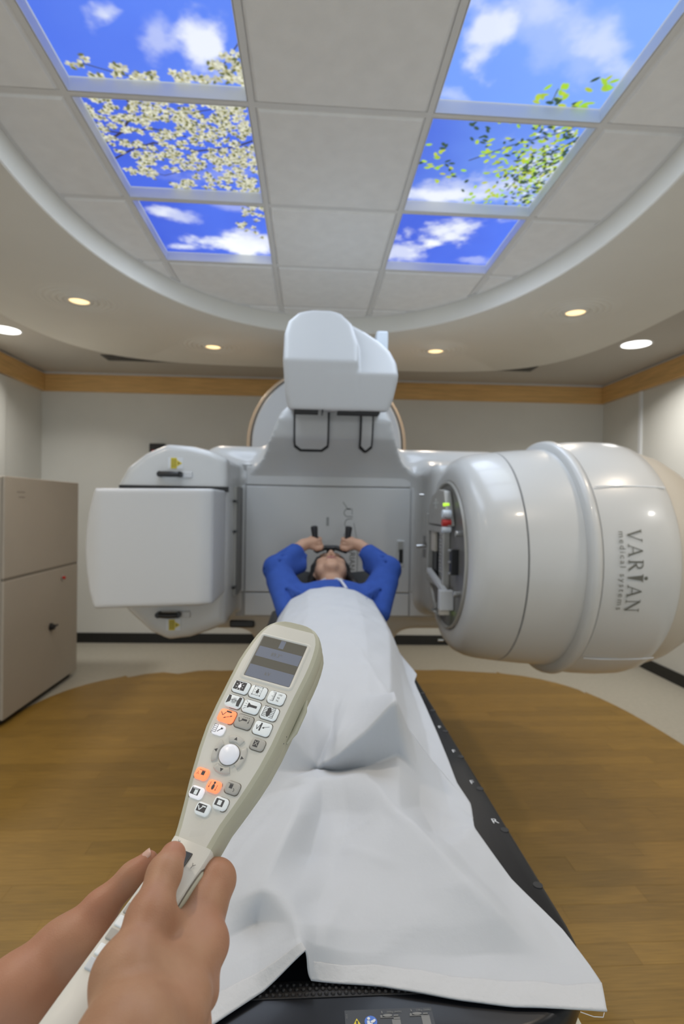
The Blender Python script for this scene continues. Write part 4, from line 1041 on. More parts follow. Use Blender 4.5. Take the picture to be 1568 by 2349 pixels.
for s_ in (-1, 1):
    t_, b_ = GRIP[s_]; d = t_-b_
    apart(MB().tube([b_-d*.1, b_, b_+d*.6, b_+d*.93, t_-d*.02, t_], [.0135, .0130, .0145, .0175, .0155, .007], 18).obj('grip', 'rubber', None, 60))

# ================================================================== THE WHITE DRAPE over the patient and the foot of the couch
GR = [[(-0.155, 2.175, 0.9490), (-0.140, 2.175, 0.9850), (-0.117, 2.175, 1.0450), (-0.070, 2.175, 1.1150), (0.005, 2.175, 1.1580), (0.095, 2.175, 1.1700), (0.140, 2.175, 1.1670), (0.185, 2.175, 1.1580), (0.260, 2.175, 1.1150), (0.307, 2.175, 1.0450), (0.330, 2.175, 0.9850), (0.338, 2.175, 0.9490)],
[(-0.165, 2.020, 0.9490), (-0.150, 2.020, 0.9750), (-0.125, 2.020, 1.0400), (-0.080, 2.020, 1.1100), (0.000, 2.020, 1.1550), (0.090, 2.020, 1.1660), (0.135, 2.020, 1.1635), (0.180, 2.020, 1.1550), (0.260, 2.020, 1.1100), (0.305, 2.020, 1.0400), (0.330, 2.020, 0.9750), (0.342, 2.020, 0.9490)],
[(-0.170, 1.860, 0.9490), (-0.152, 1.860, 0.9700), (-0.127, 1.860, 1.0300), (-0.087, 1.860, 1.1000), (-0.002, 1.860, 1.1480), (0.088, 1.860, 1.1580), (0.133, 1.860, 1.1560), (0.178, 1.860, 1.1480), (0.263, 1.860, 1.1000), (0.303, 1.860, 1.0300), (0.328, 1.860, 0.9700), (0.352, 1.860, 0.9490)],
[(-0.170, 1.740, 0.9490), (-0.150, 1.740, 0.9650), (-0.125, 1.740, 1.0200), (-0.090, 1.740, 1.0950), (-0.005, 1.740, 1.1420), (0.085, 1.740, 1.1500), (0.130, 1.740, 1.1490), (0.175, 1.740, 1.1420), (0.260, 1.740, 1.0950), (0.295, 1.740, 1.0200), (0.320, 1.740, 0.9650), (0.359, 1.740, 0.9490)],
[(-0.170, 1.660, 0.9490), (-0.147, 1.660, 0.9600), (-0.122, 1.660, 1.0150), (-0.089, 1.660, 1.0900), (-0.007, 1.660, 1.1370), (0.083, 1.660, 1.1450), (0.128, 1.660, 1.1440), (0.173, 1.660, 1.1370), (0.255, 1.660, 1.0900), (0.288, 1.660, 1.0150), (0.313, 1.660, 0.9600), (0.336, 1.660, 0.9490)],
[(-0.170, 1.460, 0.9490), (-0.149, 1.460, 0.9580), (-0.109, 1.460, 1.0100), (-0.074, 1.460, 1.0880), (-0.009, 1.460, 1.1230), (0.076, 1.460, 1.1280), (0.118, 1.460, 1.1285), (0.161, 1.460, 1.1230), (0.226, 1.460, 1.0880), (0.261, 1.460, 1.0100), (0.301, 1.460, 0.9580), (0.327, 1.460, 0.9490)],
[(-0.180, 1.280, 0.9490), (-0.152, 1.280, 0.9560), (-0.104, 1.280, 1.0050), (-0.064, 1.280, 1.0830), (-0.012, 1.280, 1.1080), (0.068, 1.280, 1.1080), (0.108, 1.280, 1.1110), (0.148, 1.280, 1.1080), (0.200, 1.280, 1.0830), (0.240, 1.280, 1.0050), (0.288, 1.280, 0.9560), (0.318, 1.280, 0.9490)],
[(-0.190, 1.140, 0.9490), (-0.152, 1.140, 0.9570), (-0.102, 1.140, 1.0100), (-0.062, 1.140, 1.0850), (-0.017, 1.140, 1.1000), (0.058, 1.140, 1.0850), (0.096, 1.140, 1.0955), (0.133, 1.140, 1.1000), (0.178, 1.140, 1.0850), (0.218, 1.140, 1.0100), (0.268, 1.140, 0.9570), (0.309, 1.140, 0.9490)],
[(-0.195, 1.050, 0.9490), (-0.153, 1.050, 0.9550), (-0.098, 1.050, 1.0100), (-0.054, 1.050, 1.1100), (-0.018, 1.050, 1.0980), (0.052, 1.050, 1.0550), (0.059, 0.992, 1.0700), (0.126, 1.050, 1.1050), (0.174, 1.063, 1.1280), (0.202, 1.050, 1.0100), (0.257, 1.050, 0.9550), (0.302, 1.050, 0.9490)],
[(-0.195, 0.980, 0.9490), (-0.175, 0.980, 0.9650), (-0.125, 0.980, 1.0500), (-0.070, 0.980, 1.1350), (-0.030, 0.972, 1.0850), (0.022, 0.983, 1.0140), (0.054, 0.967, 1.0450), (0.101, 0.966, 1.0850), (0.162, 0.975, 1.1400), (0.214, 1.091, 1.0350), (0.272, 1.081, 0.9620), (0.307, 0.976, 0.9480)],
[(-0.195, 0.935, 0.9490), (-0.176, 0.935, 0.9580), (-0.135, 0.935, 0.9950), (-0.085, 0.935, 1.0400), (-0.035, 0.945, 1.0300), (0.022, 0.986, 1.0040), (0.064, 0.993, 1.0060), (0.116, 1.000, 1.0100), (0.176, 1.016, 1.0180), (0.218, 1.010, 0.9850), (0.266, 1.002, 0.9550), (0.298, 0.931, 0.9480)],
[(-0.195, 0.900, 0.9490), (-0.178, 0.900, 0.9550), (-0.145, 0.900, 0.9750), (-0.100, 0.900, 0.9950), (-0.000, 0.918, 1.0200), (0.029, 0.931, 1.0200), (0.065, 0.933, 1.0220), (0.105, 0.928, 1.0300), (0.152, 0.854, 1.0140), (0.204, 0.940, 0.9660), (0.259, 0.931, 0.9550), (0.295, 0.922, 0.9530)],
[(-0.195, 0.840, 0.9490), (-0.178, 0.840, 0.9530), (-0.150, 0.840, 0.9620), (-0.110, 0.840, 0.9750), (-0.015, 0.819, 1.0260), (0.026, 0.876, 0.9940), (0.069, 0.881, 0.9900), (0.120, 0.846, 1.0080), (0.168, 0.802, 1.0160), (0.212, 0.870, 0.9620), (0.256, 0.889, 0.9530), (0.290, 0.901, 0.9580)],
[(-0.195, 0.770, 0.9490), (-0.178, 0.770, 0.9520), (-0.150, 0.770, 0.9600), (-0.115, 0.770, 0.9700), (-0.036, 0.745, 1.0180), (0.009, 0.792, 0.9800), (0.050, 0.793, 0.9760), (0.116, 0.770, 0.9920), (0.190, 0.753, 1.0100), (0.222, 0.797, 0.9840), (0.253, 0.835, 0.9720), (0.286, 0.880, 0.9590)],
[(-0.195, 0.700, 0.9490), (-0.178, 0.700, 0.9510), (-0.155, 0.700, 0.9570), (-0.120, 0.700, 0.9650), (-0.054, 0.686, 1.0040), (-0.015, 0.673, 1.0000), (0.022, 0.706, 0.9780), (0.107, 0.705, 0.9770), (0.221, 0.700, 0.9980), (0.254, 0.729, 0.9740), (0.288, 0.762, 0.9550), (0.308, 0.776, 0.9470)],
[(-0.195, 0.645, 0.9490), (-0.178, 0.645, 0.9510), (-0.160, 0.645, 0.9540), (-0.125, 0.645, 0.9600), (-0.058, 0.679, 0.9680), (-0.009, 0.640, 0.9960), (0.018, 0.651, 0.9850), (0.101, 0.659, 0.9690), (0.246, 0.661, 0.9770), (0.284, 0.672, 0.9600), (0.320, 0.679, 0.9490), (0.340, 0.679, 0.9470)],
[(-0.195, 0.605, 0.9490), (-0.178, 0.605, 0.9500), (-0.160, 0.605, 0.9520), (-0.130, 0.605, 0.9560), (-0.053, 0.638, 0.9660), (-0.005, 0.625, 0.9920), (0.016, 0.632, 0.9750), (0.103, 0.634, 0.9600), (0.250, 0.635, 0.9560), (0.291, 0.633, 0.9500), (0.326, 0.628, 0.9480), (0.347, 0.624, 0.9470)],
[(-0.195, 0.575, 0.9490), (-0.178, 0.575, 0.9500), (-0.160, 0.575, 0.9510), (-0.135, 0.575, 0.9530), (-0.054, 0.614, 0.9580), (-0.003, 0.617, 0.9920), (0.014, 0.623, 0.9620), (0.106, 0.621, 0.9550), (0.206, 0.605, 0.9520), (0.256, 0.602, 0.9490), (0.306, 0.598, 0.9480), (0.348, 0.599, 0.9470)],
[(-0.195, 0.535, 0.9490), (-0.178, 0.535, 0.9490), (-0.160, 0.535, 0.9490), (-0.137, 0.535, 0.9500), (-0.044, 0.602, 0.9505), (0.003, 0.611, 0.9880), (0.010, 0.613, 0.9515), (0.093, 0.602, 0.9505), (0.179, 0.583, 0.9490), (0.235, 0.574, 0.9480), (0.288, 0.571, 0.9470), (0.336, 0.567, 0.9460)]]
SH = thing('drape', (.07, 1.3, TT), 'large white cotton sheet draped over the patient down to the foot of the couch', 'sheet')
nr, nc = len(GR), len(GR[0])
def cr(p0, p1, p2, p3, t, a=.5): return tuple(.5*((2*b) + (c-a_)*t*2*a + (0) ) if False else .5*((2*b) + (c-a_)*t + (2*a_-5*b+4*c-d)*t*t + (3*b-a_-3*c+d)*t**3) for a_, b, c, d in zip(p0, p1, p2, p3))
ND = 12
def dense(rowpts):
    out = []; n = len(rowpts)
    for i in range(n-1):
        p0, p1, p2, p3 = rowpts[max(i-1, 0)], rowpts[i], rowpts[i+1], rowpts[min(i+2, n-1)]
        for k in range(ND):
            c = cr(p0, p1, p2, p3, k/ND); l = tuple(a+(b-a)*k/ND for a, b in zip(p1, p2)); out.append(tuple(.30*a+.70*b for a, b in zip(c, l)))
    out.append(rowpts[-1]); return out
D1 = [dense(r) for r in GR]
D2 = [dense([D1[i][j] for i in range(nr)]) for j in range(len(D1[0]))]      # D2[col][row]
nC, nR = len(D2), len(D2[0])
FOLDS = [(.022, .968, -.15, .80, .006, .010), (.022, .968, -.12, 1.12, .005, .011), (.022, .968, -.02, 1.24, .004, .012), (.03, .965, .085, 1.15, .004, .012), (-.02, .90, -.16, .70, .005, .012), (.06, .80, .135, .745, .0035, .008), (.05, .83, .12, .85, .003, .008),
         (.055, .705, .02, .625, .004, .009), (.16, .675, .08, .625, .0035, .010), (.21, .70, .28, .64, .003, .010), (-.06, 1.62, .20, 1.55, .003, .014), (-.05, 1.95, .19, 1.99, .003, .012), (.02, 1.83, .22, 1.78, .003, .012), (.0, 2.08, .14, 2.05, .0025, .010), (.13, 1.42, .20, 1.02, .004, .010), (.05, 1.38, .17, 1.27, .003, .012), (-.01, 2.17, .03, 1.05, .0016, .005), (.245, .93, .20, .80, .004, .010)]
def fold(x, y):
    z = 0.0
    for a, b, c, d, h, w in FOLDS:
        ex, ey = c-a, d-b; L2 = ex*ex+ey*ey; t = ((x-a)*ex+(y-b)*ey)/L2
        if -.1 < t < 1.1:
            q = ((x-a)*ey-(y-b)*ex)/math.sqrt(L2)
            if abs(q) < 3*w: z += h*math.exp(-abs(q)/w*1.3)*max(0, min(1, (1.1-t)*3, (t+.1)*6))
    return z
def wr(x, y):   # faint loose-cotton wrinkles and pulled folds
    return fold(x, y) + .0016*sin(38*x+9*y+2*sin(7*y)) * sin(11*y+3*x) + .0011*sin(61*y+23*x+1.5*sin(19*x)) + .0008*sin(95*x-40*y)
vs = []
for c in range(nC):
    for r in range(nR):
        x, y, z = D2[c][r]; e = min(1, min(c, nC-1-c)/12, (nR-1-r)/6+.15); vs.append((x, y, z + wr(x, y)*e))
fs = [(c*nR+r, (c+1)*nR+r, (c+1)*nR+r+1, c*nR+r+1) for c in range(nC-1) for r in range(nR-1)]
hem_r = nR-1-ND       # the last band of rows is the doubled hem
cl = MB().add(vs, fs).obj('cloth', 'sheet', None, 180)
md = cl.modifiers.new('thickness', 'SOLIDIFY'); md.thickness = .0016; md.offset = 1
rel(SH, cl)
hv = [(D2[c][r][0], D2[c][r][1]-(.0008 if r == nR-1 else 0), D2[c][r][2]+.0019+(wr(D2[c][r][0], D2[c][r][1])*min(1, min(c, nC-1-c)/12, (nR-1-r)/6+.15)) + (.0005*sin(c*2.1) if hem_r < r < nR-1 else 0)) for c in range(nC) for r in range(hem_r, nR)]
nh = nR-hem_r
hm = MB().add(hv, [(c*nh+r, (c+1)*nh+r, (c+1)*nh+r+1, c*nh+r+1) for c in range(nC-1) for r in range(nh-1)]).obj('hem', 'hem', None, 180)
md = hm.modifiers.new('thickness', 'SOLIDIFY'); md.thickness = .0016; md.offset = 0
rel(SH, hm)
# loose threads at the hem's corner
e0 = Vector(GR[-1][-1])
rel(SH, MB().tube([e0+Vector((-.030, .000, .001)), e0+Vector((-.018, -.006, .001)), e0+Vector((-.008, -.007, .001)), e0+Vector((-.004, -.002, .001))], .0004, 5).obj('loose_thread', 'hem'))

# ================================================================== THE HAND PENDANT
PM = Matrix(((.92477, -.35354, .14078, -.02942), (-.35336, -.66049, .66249, .50105), (-.14123, -.66239, -.73573, 1.35501), (0, 0, 0, 1)))
# local axes: x right across the face, y down towards the handle, z into the body
PEND = thing('hand_pendant', None, 'beige hand pendant with a small screen and lit buttons, held in two hands', 'remote control', mtx=PM)
ZOFF = 0
def q_(mb, nm, m, sm=None, bv=0, par=None):
    o = mb.obj(nm, m, par or PEND, sm)
    if bv: bevel(o, bv, 2, 30)
    return o
PHI = radians(22)
def bend(x, y, z):     # the handle tilts towards the user from y = 140 mm on
    s_ = y-.140
    if s_ <= 0: return (x, y, z)
    k = min(1, s_/.03); a = PHI*k; 
    yy = .140 + (s_-.015)*cos(PHI)+.015*cos(PHI/2) if s_ > .03 else .140 + s_*cos(a/2)
    zz = -(s_-.015)*sin(PHI)-.015*sin(PHI/2)*.5 if s_ > .03 else -s_*sin(a/2)
    return (x, yy + z*sin(a), zz + z*cos(a))
ST = [(-43.2, -8, 14, 31), (-42.6, -14, 19.5, 32), (-40.2, -19.5, 25, 33), (-36.5, -24, 29, 34), (-32, -27.6, 32.3, 35), (-26, -30.2, 34.8, 36), (-20, -31.9, 36, 36), (-12, -33.5, 36.9, 36), (-2, -35, 37.3, 36), (9, -36.1, 37, 36), (30, -35.8, 35.6, 36), (55, -35.1, 34.5, 36), (74, -33.9, 33.9, 34.6), (93, -30.6, 32, 33.3), (108, -27, 29.4, 31.6), (120, -24, 26.8, 30.0), (131, -20.7, 24, 29.0), (140, -18.2, 21.6, 28.2), (150, -15.2, 20.4, 27.4), (160, -12.4, 19.9, 26.6), (170, -11.4, 19.5, 26.3), (190, -11, 19, 26), (220, -12, 18, 26), (260, -13.5, 16.5, 26), (330, -15, 15, 25)]
def shell(st, z0, z1, ch0, ch1, grow=0.0):
    rings = []
    for y, l, r_, th in st:
        l, r_ = l-grow, r_+grow; za = z0 if z0 <= 0 else z0*1.0; zb = th if z1 is None else z1
        c0, c1 = min(ch0, (r_-l)*.3), min(ch1, (r_-l)*.3)
        ring = [(l+c0, za), (r_-c0, za), (r_-.3*c0, za+.3*c0), (r_, za+c0), (r_, zb-c1), (r_-.3*c1, zb-.3*c1), (r_-c1, zb), (l+c1, zb), (l+.3*c1, zb-.3*c1), (l, zb-c1), (l, za+c0), (l+.3*c0, za+.3*c0)]
        rings.append([bend(a*.001, y*.001, b*.001) for a, b in ring])
    return MB().loft(rings)
top_in = [(y+(.0 if i > 4 else .0), l, r_, th) for i, (y, l, r_, th) in enumerate(ST)]
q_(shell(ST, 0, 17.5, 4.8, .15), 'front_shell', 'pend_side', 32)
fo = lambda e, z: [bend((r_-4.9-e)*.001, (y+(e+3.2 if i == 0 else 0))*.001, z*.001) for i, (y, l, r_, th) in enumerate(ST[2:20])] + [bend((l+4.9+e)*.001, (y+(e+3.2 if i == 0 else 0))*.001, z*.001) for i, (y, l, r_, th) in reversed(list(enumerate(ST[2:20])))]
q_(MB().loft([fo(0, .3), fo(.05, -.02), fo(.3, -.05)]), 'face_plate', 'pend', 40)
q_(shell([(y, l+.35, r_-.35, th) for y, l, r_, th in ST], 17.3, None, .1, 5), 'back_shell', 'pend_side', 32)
q_(shell([(y, l+.9, r_-.9, th) for y, l, r_, th in ST[1:]], 16.9, 18.0, .05, .05), 'seam_line', 'cab_seam', 32)
# lighter grip cover on the handle with an oval side switch
HS = [(157, -12.6, 20.2, 26.2), (160, -12.7, 20.6, 26.4), (168, -11.5, 20.2, 26), (190, -12, 19.6, 26), (220, -13, 18.6, 26), (260, -14.4, 17.2, 26), (332, -16, 15.8, 25)]
q_(shell(HS, -1.0, 16.6, 3.4, .15), 'handle_cover', 'bezel', 32)
def pt(x, y, z): return bend(x*.001, y*.001, z*.001)
ov = []
for sx, f_ in ((20.2, 1.0), (21.6, .94), (22.4, .80)):
    ov.append([pt(sx-.035*(188+26*f_*cos(2*pi*i/36)-166), 188+26*f_*cos(2*pi*i/36), 8.5+6.2*f_*sin(2*pi*i/36)) for i in range(36)])
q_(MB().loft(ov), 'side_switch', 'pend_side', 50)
og = [[pt(sx-.035*(188+27*cos(2*pi*i/36)-166), 188+27*cos(2*pi*i/36), 8.5+7*sin(2*pi*i/36)) for i in range(36)] for sx in (19.9, 20.75)]
q_(MB().loft(og), 'switch_gap', 'cab_seam', 50)
# ridge under the screen end on the right flank, and small scuffs
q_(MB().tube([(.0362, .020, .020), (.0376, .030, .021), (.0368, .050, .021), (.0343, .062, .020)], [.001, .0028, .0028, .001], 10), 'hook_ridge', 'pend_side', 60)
# screen with a raised rounded bezel
def rrect(cx, cy, w, h, r, n=5):
    P = []
    for sx, sy, a0 in ((1, -1, -90), (1, 1, 0), (-1, 1, 90), (-1, -1, 180)):
        P += [(cx+sx*(w/2-r)+r*cos(radians(a0+90*i/n)), cy+sy*(h/2-r)+r*sin(radians(a0+90*i/n))) for i in range(n+1)]
    return P
def L(poly, z): return [(a*.001, b*.001, z*.001) for a, b in poly]
q_(MB().loft([L(rrect(.3, .5, 53.5, 50.5, 4), .2), L(rrect(.3, .5, 52, 49, 4), -.7), L(rrect(.3, .4, 49, 46.5, 3), -.9), L(rrect(.2, .2, 46.0, 44.0, 1.2), -.25), L(rrect(.2, .2, 45.4, 43.4, .8), .3), L(rrect(.3, .5, 53.5, 50.5, 4), .2)], cap=False), 'screen_bezel', 'pend', 40)
scr = q_(MB().add(L(rrect(.2, .2, 45.8, 43.8, .8), -.12), [tuple(range(24))]), 'screen', 'screen')
def plane(poly, z, nm, m, par): return q_(MB().add(L(poly, z), [tuple(range(len(poly)))]), nm, m, None, 0, par)
def rect(x0, x1, y0, y1): return [(x0, y0), (x1, y0), (x1, y1), (x0, y1)]
plane(rect(-3.2, 1.8, -21.5, -12.5), -.16, 'display_block', 'screen_blue', scr)
plane(rect(-21.5, 22.5, -10.5, .5), -.16, 'display_band', 'screen_blue', scr)
plane(rect(-22, 22.8, 9.5, 21.8), -.16, 'display_band', 'screen_blue', scr)
plane([(-22.7, -21.7), (-21.7, -20.7), (-21.7, 21.7), (-22.7, 21.7)], -.17, 'glass_edge', 'darkgrey', scr)
plane([(-22.7, -21.7), (23.1, -21.7), (22.1, -21.0), (-21.9, -21.0)], -.17, 'glass_edge', 'darkgrey', scr)
def ltext(t_, size, x, y, z, m, par, nm='lettering', rot=0.0):
    vs, fs = text_mesh(t_, size*.001)
    c, s_ = cos(rot), sin(rot)
    return q_(MB().add([(x*.001+a*c+b*s_, y*.001+a*s_-b*c, z*.001) for a, b, _ in vs], fs), nm, m, None, 0, par)
ltext('89.3°', 5.2, -1.5, -4.6, -.2, 'labelgrey', scr, 'reading'); ltext('kV', 5.2, -1.5, 15.5, -.2, 'labelgrey', scr, 'reading')
# ---- buttons: rounded caps, each with its printed sign
def cap(cx, cy, w, h, m, nm, skew=0.0, ht=1.9, r=2.6):
    rg_ = []
    for e, z in ((.25, .3), (0, -.5), (0, -ht+.7), (.35, -ht+.2), (1.0, -ht)):
        P = rrect(0, 0, w-2*e, h-2*e, r, 4)
        P = [(a, b + (skew*(1-(a/(w/2))**2) if b > 0 else 0)) for a, b in P]
        rg_.append(L([(cx+a, cy+b) for a, b in P], z))
    o = q_(MB().loft(rg_), nm, m, 50)
    o['label'] = {'btn_orange': 'button lit orange', 'btn_grey': 'unlit grey button'}.get(m, 'button backlit white')
    q_(MB().loft([L(rrect(cx, cy+.2, w+.9, h+.9+abs(skew), r+.3, 4), .25), L(rrect(cx, cy+.2, w+.9, h+.9+abs(skew), r+.3, 4), -.06)]), 'key_slot', 'cab_seam')
    return o
Z = -2.0
def poly(b, cx, cy, pts, nm='sign', m='ink', z=-1.98): return plane([(cx+a, cy+c) for a, c in pts], z, nm, m, b)
def ln(b, cx, cy, p, q, w=.35, nm='sign', m='ink', z=-1.98):
    d = math.hypot(q[0]-p[0], q[1]-p[1]); nx, ny = -(q[1]-p[1])/d*w/2, (q[0]-p[0])/d*w/2
    return poly(b, cx, cy, [(p[0]+nx, p[1]+ny), (q[0]+nx, q[1]+ny), (q[0]-nx, q[1]-ny), (p[0]-nx, p[1]-ny)], nm, m, z)
def multi(b, cx, cy, polys, nm='sign', m='ink', z=-1.98):
    mb = MB()
    for P in polys: mb.add(L([(cx+a, cy+c) for a, c in P], z), [tuple(range(len(P)))])
    return tag(q_(mb, nm, m, None, 0, b), kind='stuff')
def seg2(p, q, w):
    d = math.hypot(q[0]-p[0], q[1]-p[1]); nx, ny = -(q[1]-p[1])/d*w/2, (q[0]-p[0])/d*w/2
    return [(p[0]+nx, p[1]+ny), (q[0]+nx, q[1]+ny), (q[0]-nx, q[1]-ny), (p[0]-nx, p[1]-ny)]
def ring2(cx, cy, rx, ry=None, n=16): ry = ry or rx; return [(cx+rx*cos(2*pi*i/n), cy+ry*sin(2*pi*i/n)) for i in range(n)]
def rays(cx, cy, r0, r1, n, w, a0=0): return [seg2((cx+r0*cos(2*pi*i/n+a0), cy+r0*sin(2*pi*i/n+a0)), (cx+r1*cos(2*pi*i/n+a0), cy+r1*sin(2*pi*i/n+a0)), w) for i in range(n)]
def bulb(s_): return [ring2(0, .6*s_, 1.5*s_, 1.7*s_), rect(-.7*s_, .7*s_, -2.2*s_, -.6*s_)]
BW, BH = 15.6, 10.6
# row 1
x, y = -18.7, 34.1; b = cap(x, y, BW, BH, 'btn_white', 'button', 1.2)
poly(b, x, y, rect(-6.6, 4.2, -4.4, 3.6)); multi(b, x-1.2, y-.4, bulb(1.0)+rays(0, .2, 2.6, 3.9, 8, .38, .4), 'lamp_sign', 'btn_bright', -2.02)
x, y = -1.8, 34.2; b = cap(x, y, BW, BH, 'btn_white', 'button', 1.2)
multi(b, x-.3, y-.2, bulb(.95)+rays(0, .1, 2.3, 3.2, 8, .28, .4)+[seg2((-4.2, -4.0), (3.8, -4.0), .28), seg2((-4.2, 3.9), (3.8, 3.9), .28), seg2((-4.0, -4.6), (-4.0, 4.5), .28), seg2((3.6, -4.6), (3.6, 4.5), .28)]+[ring2(a, c, .45) for a in (-4, 3.6) for c in (-4, 3.9)], 'lamp_frame_sign')
x, y = 16.5, 34.6; b = cap(x, y, BW, BH, 'btn_white', 'button', 1.2)
multi(b, x-.5, y, [seg2((-1.2, -4.2), (-1.2, 4), .5)]+[seg2((-1.2-(3.0 if i % 4 == 0 else 1.6), -4+1.0*i), (-1.2, -4+1.0*i), .3) for i in range(9)], 'scale_sign')
for t_, dy in (('100', -2.6), ('98', .4), ('96', 3.0)): ltext(t_, 2.6, x+2.6-(.6 if dy > -2 else 0), y+dy, -1.98, 'labelgrey', b)
# row 2
x, y = -18.6, 48.3; b = cap(x, y, BW, BH, 'btn_white', 'button', 1.2)
multi(b, x, y-.2, [[(-6.6, -4.2), (-4.2, -4.2), (-3.4, -.5), (-3.4, 1.5), (-6.6, 3.8)], [(6.4, -4.2), (3.8, -4.2), (3.0, -.5), (3.0, 1.2), (3.8, 4.2), (6.4, 4.2)]]+rays(0, 0, .8, 2.9, 18, .24)+[seg2((-5.2, -.2), (5, -.2), .25)], 'laser_sign')
x, y = -1.5, 48.5; b = cap(x, y, BW, BH, 'btn_white', 'button', 1.2)
multi(b, x, y, [rect(-1.2, 5.4, -1.2, 1.0), [(-3.4, -2.3), (-2.8, -2.6), (-1.0, -1.2), (-1.0, 1.0), (-2.8, 2.2), (-3.4, 2.0)]]+[seg2((-4.2, -2.6+1.6*k), (-6.2, -3.9+2.6*k), .3) for k in range(4)], 'torch_sign')
x, y = 16.3, 49.3; b = cap(x, y, BW, BH, 'btn_white', 'button', 1.2)
multi(b, x-.6, y-.2, [[(-1, -4.2), (.8, -4.2), (1.6, -2.4), (2.4, -1), (1.6, .6), (1.8, 2), (.6, 4.2), (-1, 4.2), (-1.6, 2.4), (-2.4, .8), (-1.6, -1), (-2, -2.4)]]+[seg2((-4.9, -4.4+1.45*k), (-1.6, -4.4+1.45*k), .42) for k in range(7)]+[seg2((1.6, -4.4+1.45*k), (4.9, -4.4+1.45*k), .42) for k in range(7)]+[seg2((-5, -4.6), (-5, 4.5), .4), seg2((5, -4.6), (5, 4.5), .4)], 'leaf_sign')
# row 3
x, y = -18.4, 62.2; b = cap(x, y, BW, BH, 'btn_orange', 'button', 1.2)
multi(b, x, y, [rect(-1.6, 3.2, -4.2, -2.8), seg2((-6.0, -2.0), (-3.6, .6), .6), seg2((-3.6, .6), (-1.6, -2.6), .6), seg2((-1.8, 2.6), (4.6, -.4), .4), [(-2.4, 3.0), (-.6, 1.2), (-.2, 2.4)], [(5.4, -.9), (3.4, -.8), (4.0, .6)]], 'couch_sign')
x, y = -1.7, 62.5; b = cap(x, y, BW, BH, 'btn_grey', 'button', 1.2)
multi(b, x, y-.4, [rect(-2.2, 2.6, -1.4, .2), seg2((-5.4, -1.6), (-3.8, 1.8), .6), seg2((-3.8, 1.8), (-1.8, .2), .6), seg2((4.6, -1.8), (4.4, .8), .4), [(3.8, .4), (5.1, .5), (4.3, 1.9)]]+[rect(-1.6+1.7*k, -1.0+1.7*k, -3.2, -2.6) for k in range(4)], 'couch_sign')
x, y = 16.2, 63.4; b = cap(x, y, BW, BH, 'btn_white', 'button', 1.2)
multi(b, x, y-.4, [rect(-2.4, -1.0, -3.6, 3.4), seg2((-5.4, -1), (-4.2, 2.6), .55), seg2((-4.2, 2.6), (-2.4, -1.8), .55), seg2((.6, .2), (5.8, -2), .35), [(-.4, .6), (1.4, -.9), (1.8, .7)]], 'couch_sign')
# small keys beside the ring
x, y = -19.6, 75.0; b = cap(x, y, 11.6, 8.2, 'btn_bright', 'button', .9)
multi(b, x-.8, y-.4, [seg2((-4, -3+1.6*k), (-.6, -3+1.6*k), .35) for k in range(5)]+[seg2((-4, -3.2), (-4, 3.6), .35), seg2((-.7, -3.2), (-.7, 3.6), .35), seg2((.6, 2.6), (3.4, -.8), .6), [(2.6, -.6), (3.2, -2.2), (3.6, -1.2), (4.8, -1.6), (4.4, -.2), (3.6, .1)]], 'setup_sign')
x, y = 18.3, 77.0; b = cap(x, y, 12.4, 8.8, 'btn_grey', 'button', .5)
poly(b, x, y, rect(-3.6, .8, -2.8, 2.8)); ltext('X', 5.4, x-1.4, y, -2.02, 'btn_grey', b)
# ring of four arc keys and the white ball
RCX, RCY = -.9, 91.2
for a0, tri in ((-90, [(0, -1.6), (1.5, 1.1), (-1.5, 1.1)]), (0, [(1.6, 0), (-1.1, 1.5), (-1.1, -1.5)]), (90, [(0, 1.6), (-1.5, -1.1), (1.5, -1.1)]), (180, [(-1.6, 0), (1.1, -1.5), (1.1, 1.5)])):
    hw = 31 if a0 in (-90, 90) else 36; rg_ = []
    for e, z in ((0, .3), (0, -1.1), (.5, -1.7), (1.1, -1.9)):
        P = []
        for k in range(9): t = radians(a0-hw+e*2.2+(2*hw-4.4*e)*k/8); P.append((RCX+(15.6-e)*cos(t)*.93, RCY+(15.6-e)*sin(t)))
        for k in range(9): t = radians(a0+hw-e*2.2-(2*hw-4.4*e)*k/8); P.append((RCX+(10.4+e)*cos(t)*.93, RCY+(10.4+e)*sin(t)))
        rg_.append(L(P, z))
    b = q_(MB().loft(rg_), 'arrow_key', 'btn_pale', 50)
    t = radians(a0); poly(b, RCX+13*cos(t)*.93, RCY+13*sin(t), tri, 'arrow_sign', 'ink', -1.95)
q_(MB().lathe([(.0, .0089), (-.0006, .0089), (-.0006, .0085)], (RCX*.001, RCY*.001, 0), (0, 0, 1), 40), 'ball_socket', 'cab_seam', 40)
q_(MB().lathe([(.0004, .0084), (-.0012, .0084), (-.0028, .0078), (-.0042, .0062), (-.0051, .0038), (-.0054, .0001)], (RCX*.001, RCY*.001, 0), (0, 0, 1), 40), 'white_ball', 'dome', 180)
